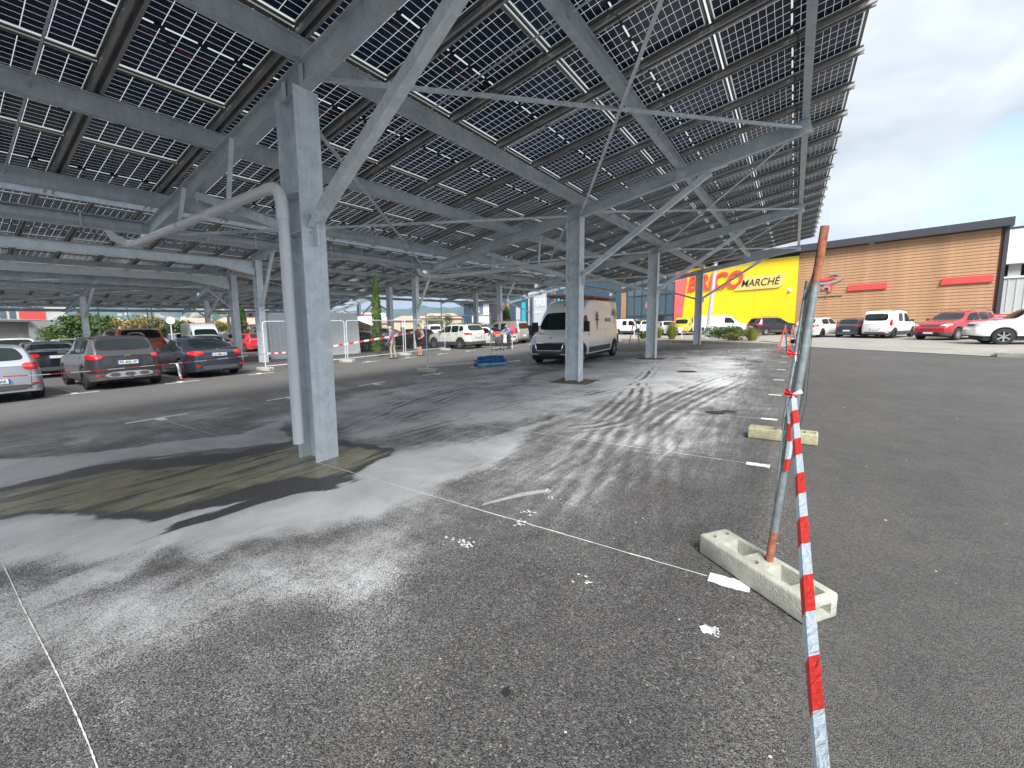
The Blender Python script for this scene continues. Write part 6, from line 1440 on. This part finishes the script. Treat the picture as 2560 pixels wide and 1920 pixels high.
mb.add(V,F); mb.hexa([(.20,-.07,1.595),(.31,-.05,1.585),(.31,.05,1.585),(.20,.07,1.595),(.20,-.07,1.607),(.31,-.05,1.597),(.31,.05,1.597),(.20,.07,1.607)]); mb.build('cap',M['pale_cap'],p1,True)
bag=empty('shoulder_bag',(x-.12,y-.18,gz(x,y)+.72),R(-160)); tag(bag,'dark rounded shoulder bag held by the man in the pale cap','bag')
mb=MB(); mb.tube([(-.17,0,.13),(-.12,0,.04),(0,0,.0),(.12,0,.04),(.17,0,.13)],.09,10,rs=[.05,.095,.11,.095,.05]); mb.build('pouch',M['grey_paint'],bag,True); mb=MB(); mb.tube([(-.16,0,.15),(-.05,.0,.45),(.05,.0,.66)],.012,6); mb.build('strap',M['black_cloth'],bag)
x,y=at(1049,890)
J2=dict(pelvis=(0,0,.92),waist=(.05,0,1.06),chest=(.01,0,1.32),neck=(.0,0,1.47),head=(.02,0,1.57),crown=(.01,0,1.67),hipL=(0,.10,.86),kneeL=(.08,.12,.48),ankL=(.03,.13,.10),toeL=(.18,.15,.04),hipR=(0,-.10,.86),kneeR=(.0,-.10,.48),ankR=(-.10,-.08,.10),toeR=(.05,-.10,.04),
 shL=(.0,.21,1.39),elL=(-.05,.28,1.12),wrL=(.14,.22,1.0),haL=(.20,.18,.97),shR=(.0,-.21,1.39),elR=(-.04,-.28,1.13),wrR=(.14,-.22,1.02),haR=(.19,-.18,.99))
R2=dict(RAD); R2.update(pelvis=(.18,.15),waist=(.20,.19),chest=(.19,.15),hipL=.11,hipR=.11,kneeL=.07,kneeR=.07)
p2=person(x,y,1.74,-75,J2,R2,[(lambda c:c.z>1.64,'dark_hair'),(lambda c:c.z>1.48 and abs(c.y)<.12,'skin'),(lambda c:c.z>1.18 and abs(c.y)>.20,'khaki_sleeve'),(lambda c:abs(c.y)>.19 and c.z>.9 or (c.x>.17 and .93<c.z<1.03 and abs(c.y)>.12),'skin'),(lambda c:c.z>.50,'black_cloth'),(lambda c:c.z>.07,'skin'),(lambda c:True,'shoe')],'person in sleeveless black top and black knee shorts, hand on belly, standing by the post')
face(p2,.02,1.58); fingers(p2,(.20,.18,.97),(.3,-1,-.2)); fingers(p2,(.19,-.18,.99),(.3,1,-.2))
mb=MB(); V=[];F=[]
for j in range(6):
    t=j/5; rr=.098*math.cos(t*math.pi/2)+.002; zz=1.645+.07*math.sin(t*math.pi/2)
    for i in range(n): V.append((.005+rr*math.cos(6.283*i/n),rr*.92*math.sin(6.283*i/n),zz))
for j in range(5):
    for i in range(n): F.append((j*n+i,j*n+(i+1)%n,(j+1)*n+(i+1)%n,(j+1)*n+i))
mb.add(V,F); mb.build('hair',M['dark_hair'],p2,True)
x,y=at(1272,873)
J3=dict(pelvis=(0,0,.90),waist=(.03,0,1.03),chest=(.12,0,1.25),neck=(.20,0,1.38),head=(.26,0,1.47),crown=(.27,0,1.57),hipL=(0,.10,.84),kneeL=(.05,.11,.47),ankL=(-.02,.11,.10),toeL=(.13,.12,.04),hipR=(0,-.10,.84),kneeR=(-.02,-.10,.47),ankR=(-.10,-.10,.10),toeR=(.05,-.11,.04),
 shL=(.12,.20,1.30),elL=(.30,.28,1.12),wrL=(.48,.16,1.06),haL=(.54,.12,1.05),shR=(.12,-.20,1.30),elR=(.30,-.28,1.12),wrR=(.48,-.16,1.06),haR=(.54,-.12,1.05))
p3=person(x,y,1.65,-95,J3,RAD,[(lambda c:c.z>1.54,'grey_hair'),(lambda c:c.z>1.385,'skin'),(lambda c:c.x>.42,'skin'),(lambda c:c.z>.92,'blue_shirt'),(lambda c:c.z>.08,'grey_paint'),(lambda c:True,'shoe')],'person in a blue shirt leaning on the handle of a shopping trolley')
face(p3,.265,1.48); fingers(p3,(.54,.12,1.05),(1,0,-.4)); fingers(p3,(.54,-.12,1.05),(1,0,-.4))
# trolley
ang=-95; cxx,cyy=x+.55*math.cos(R(ang))*1.9,y+.55*math.sin(R(ang))*1.9
tr=empty('shopping_trolley',(cxx,cyy,gz(cxx,cyy)),R(ang+55),slope=True); tag(tr,'grey shopping trolley with red handle and child seat','shopping trolley')
mb=MB()
def grid(p00,p10,p11,p01,nu,nv,t=.006):
    p00,p10,p11,p01=map(Vector,(p00,p10,p11,p01))
    for i in range(nu+1):
        u=i/nu; mb.bar(p00.lerp(p10,u),p01.lerp(p11,u),t,t)
    for j in range(nv+1):
        v=j/nv; mb.bar(p00.lerp(p01,v),p10.lerp(p11,v),t,t)
bk=[(-.42,-.28,.55),(.45,-.22,.62),(.45,.22,.62),(-.42,.28,.55)]; tp=[(-.45,-.30,1.0),(.52,-.25,.97),(.52,.25,.97),(-.45,.30,1.0)]
for i in range(4): grid(bk[i],bk[(i+1)%4],tp[(i+1)%4],tp[i],12 if i%2==0 else 6,7,.013)
grid(bk[0],bk[1],bk[2],bk[3],12,6,.013); mb.build('basket',mat('trolley_grey',(.12,.12,.14),.5),tr)
mb=MB(); mb.tube([(-.55,-.30,1.06),(-.55,.30,1.06)],.02,10); mb.box(-.50,-.1,-.26,.26,.98,1.06); mb.box(-.40,-.36,-.26,.26,1.0,1.16); mb.build('handle',M['red'],tr)
mb=MB()
for s in (-1,1):
    mb.tube([(-.50,s*.29,1.03),(-.40,s*.27,.55),(-.1,s*.25,.42),(.45,s*.20,.14)],.013,7); mb.tube([(-.1,s*.25,.42),(-.45,s*.27,.14)],.013,7); mb.tube([(-.45,s*.27,.14),(.45,s*.20,.14)],.012,7)
mb.build('chassis',M['chrome'],tr,True)
for sx_,sy_ in ((-.45,-.27),(-.45,.27),(.45,-.2),(.45,.2)):
    mb=MB(); mb.tube([(sx_,sy_-.02,.062),(sx_,sy_+.02,.062)],.062,14); mb.build('castor',M['tyre'],tr)
flag=empty('folded_parasol',(x+.1,y+.25,gz(x,y))); tag(flag,'red and white folded parasol standing behind the trolley','parasol'); mb=MB(); mb.tube([(0,0,.9),(0,0,1.2),(0,0,1.75)],.1,8,rs=[.04,.14,.02]); mb.build('canopy_cloth',M['red'],flag); mb=MB(); mb.tube([(0,0,0),(0,0,.95)],.02,6); mb.build('stem',M['white'],flag)
# ---------------------------------------------------------------- stepladders
def ladder(x,y,rz,h,label,mt):
    r=empty('stepladder',(x,y,gz(x,y)),R(rz),slope=True); tag(r,label,'stepladder','stepladders'); 
    mb=MB(); 
    for s in (-1,1): mb.bar((.35,s*.22,0),(0,s*.16,h),.035,.06)
    mb.build('front_rails',mt,r); mb=MB()
    for s in (-1,1): mb.bar((-.35,s*.22,0),(0,s*.16,h-.05),.03,.04)
    mb.build('back_rails',M['red'],r)
    for i in range(1,int(h/.26)): t=i*.26/h; mb=MB(); mb.bar((.35*(1-t),-.21+.05*t,h*t),(.35*(1-t),.21-.05*t,h*t),.08,.03,(0,0,1)); mb.build('step',mt,r)
    return r
lx,ly=at(1968,884); ladder(lx,ly,60,1.25,'small aluminium stepladder standing before the leaning fence poles',M['alu'])
lx,ly=at(1582,862); ladder(lx,ly+.3,20,1.9,'tall narrow stepladder at the back corner of the big delivery van',M['alu'])
dp=empty('hand_truck',(*at(1985,884),gz(*at(1985,884))),R(30),slope=True); tag(dp,'small wheeled machine with red hose beside the aluminium stepladder','machine')
mb=MB(); mb.box(-.12,.12,-.15,.15,.45,.62); mb.build('motor',M['black'],dp); mb=MB(); mb.tube([(0,0,.5),(.15,0,.7),(.35,0,.55),(.4,0,.1)],.015,7); mb.tube([(-.1,0,.45),(-.15,0,.06)],.02,7); mb.tube([(.1,0,.45),(.12,0,.06)],.02,7); mb.build('legs',M['red'],dp)
# ---------------------------------------------------------------- lamp posts, barrier, signs, wires, rails
def lamp(az,d,h,label,arms=1,parent=None):
    p=place(az,d); r=empty('lamp_post',(p.x,p.y,gz(p.x,p.y)),R(-az)); tag(r,label,'lamp post','lamp posts around the car park')
    mb=MB(); mb.tube([(0,0,0),(0,0,h)],.06,8,rs=[.09,.045]); mb.build('mast',M['darkmetal'],r)
    mb=MB()
    for k in range(arms):
        s=1 if k==0 else -1; mb.bar((0,0,h-.1),(s*1.2,0,h-.05),.05,.05); mb.box(min(s*.8,s*1.5),max(s*.8,s*1.5),-.12,.12,h-.12,h-.02)
    mb.build('lamp_head',M['darkmetal'],r); return r
lamp(-78.7,58,6.6,'thin dark lamp post in front of the round green tree'); lamp(-75.1,60,5.6,'left one of the twin lamp posts over the light green tree',1); lamp(-74.75,58,7.2,'right one of the twin lamp posts over the light green tree',1); lamp(-76.6,90,9.5,'faint far lamp mast left of the autumn tree',1)
lamp(-70.0,50,3.5,'short brown post beside the yellow-green tree',1); lamp(-43.6,70,8.5,'thin lamp mast between the two centre posts',1); lamp(-40.1,75,7.5,'thin lamp mast left of the blue shops',2)
lp=at(1768,846); r=empty('lamp_post',(lp[0],lp[1],gz(*lp)),0); tag(r,'thick grey lamp mast in front of the yellow wall','lamp post','lamp posts around the car park'); mb=MB(); mb.tube([(0,0,0),(.55,0.2,9.5)],.15,12,rs=[.19,.11]); mb.build('mast',mat('pale_mast',(.42,.43,.45),.5),r,True); mb=MB(); mb.box(-.25,.25,-.25,.25,0,.06); mb.build('base_plate',M['galv'],r)
hb=empty('height_barrier',(0,0,0)); tag(hb,'height barrier with white beam and red squares between the post pair','height barrier')
a=place(-68.2,50);b_=place(-60.6,50); ua=(b_-a).normalized()
for p in (a,b_): mb=MB(); mb.tube([(p.x,p.y,-.5),(p.x,p.y,3.9)],.14,8); mb.build('upright',M['white'],hb)
mb=MB(); mb.bar((a.x,a.y,4.0),(b_.x,b_.y,4.0),.2,.42); mb.build('beam',M['white'],hb)
for k in (1.9,2.9,3.9,4.9,5.9): q=a+ua*k; n_=Vector((ua.y,-ua.x,0)); n_=n_ if n_.dot(a)<0 else -n_; q=q+n_*.12; mb=MB(); mb.bar((q.x-ua.x*.17,q.y-ua.y*.17,4.0),(q.x+ua.x*.17,q.y+ua.y*.17,4.0),.03,.34); mb.build('red_square',M['red'],hb)
bd=empty('banner_board',(0,0,0)); tag(bd,'white banner board with black numbers above the red hatchback','banner'); a=place(-66.2,47);b_=place(-62.3,47); mb=MB(); mb.bar((a.x,a.y,2.5),(b_.x,b_.y,2.5),.05,1.0); mb.build('board',M['white'],bd)
u=(b_-a).normalized(); n_=Vector((u.y,-u.x,0)); n_=n_ if n_.dot(a)<0 else -n_; q=a+u*.3+n_*.06+Vector((0,0,2.2)); t=text('77 20 81',1,M['black'],None,0,0,0,.002,0,.02,'lettering',1.,Matrix.Identity(4)); fit(t,2.6,.5); t.parent=bd; t.matrix_basis=Matrix(((u.x,0,n_.x,q.x),(u.y,0,n_.y,q.y),(0,1,0,q.z),(0,0,0,1)))
def sign(az,d,z,rad,mt,label,ring=None):
    p=place(az,d); r=empty('road_sign',(p.x,p.y,gz(p.x,p.y)),R(-az)); tag(r,label,'road sign','round road signs'); mb=MB(); mb.tube([(0,0,0),(0,0,z+rad)],.035,8); mb.build('post',M['galv'],r)
    mb=MB(); mb.tube([(0,-.05,z),(0,-.02,z)],rad,20); mb.build('disc',mt,r)
    if ring: mb=MB(); mb.tube([(0,-.065,z),(0,-.051,z)],rad*.72,20); mb.build('disc_centre',ring,r)
    return r
sign(-73.3,38,2.5,.25,M['white'],'back of a round white road sign above the slate saloon'); sign(-15.9,41.5,3.0,.36,M['redpale'],'round red-edged no-parking sign before the glass shop front',mat('sign_dark',(.12,.03,.12),.5)); sign(-59.9,42,2.4,.3,M['white'],'pale round sign under the striped gate end')
def railing(p,q,label):
    a=Vector((*p,gz(*p)+.1)); b=Vector((*q,gz(*q)+.1)); r=empty('hoop_railing',a); tag(r,label,'railing','low tube railings by the kerbed bed'); b-=a; mb=MB(); up=Vector((0,0,1)); u=b.normalized()
    mb.tube([Vector((0,0,-.1)),up*.85,up*.97+u*.12,b+up*.97-u*.12,b+up*.85,b],.03,8); mb.tube([up*.45,b+up*.45],.02,6); mb.build('hoop',M['galv'],r,True)
railing(at(1760,850),at(1822,848),'galvanised hoop railing in front of the white panel van'); railing(at(1704,850),at(1752,850),'low galvanised rail left of the fourth post'); railing(at(1585,850),at(1608,850),'low rail behind the delivery van')
for k,(z0,z1) in enumerate(((12.2,13.4),(11.2,12.6))):
    r=empty('overhead_wire',(0,0,0)); tag(r,('upper' if k==0 else 'lower')+' thin overhead wire crossing above the grey hall','wire','overhead wires'); mb=MB(); a=Vector((12.5+k*.8,43,z0-3.2)); b_=Vector((24,36,z1+4.6)); pts=[a.lerp(b_,i/12)-Vector((0,0,.3*4*(i/12)*(1-i/12))) for i in range(13)]; mb.tube(pts,.016,5); mb.tube([pts[4],pts[4]-Vector((0,0,.4))],.05,6); mb.build('cable_run',M['darkmetal'],r)
# chain link fence and low wall at far left edge of the lot
for (a0,a1,d,lb_) in ((-90,-84,50,'dark bar fence in front of the grey block'),):
    a=place(a0,d); b_=place(a1,d); r=empty('bar_fence',(0,0,0)); tag(r,lb_,'fence'); n_=70
    mb=MB(); 
    for i in range(n_+1): q=a.lerp(b_,i/n_); mb.bar((q.x,q.y,gz(q.x,q.y)),(q.x,q.y,gz(q.x,q.y)+1.9),.02,.02,(1,0,0))
    mb.build('bars',M['darkmetal'],r)
# ---------------------------------------------------------------- haze
hz=bpy.data.materials.new('haze'); hz.use_nodes=True; t=hz.node_tree; t.nodes.clear(); v=N(t,'ShaderNodeVolumePrincipled'); v.inputs['Color'].default_value=(.50,.72,1,1); v.inputs['Density'].default_value=.00024; v.inputs['Anisotropy'].default_value=.2
o_=N(t,'ShaderNodeOutputMaterial'); t.links.new(v.outputs[0],o_.inputs['Volume'])
mb=MB(); mb.box(-3900,3300,-3300,6500,-40,420); h=mb.build('haze',hz); tag(h,kind='stuff')
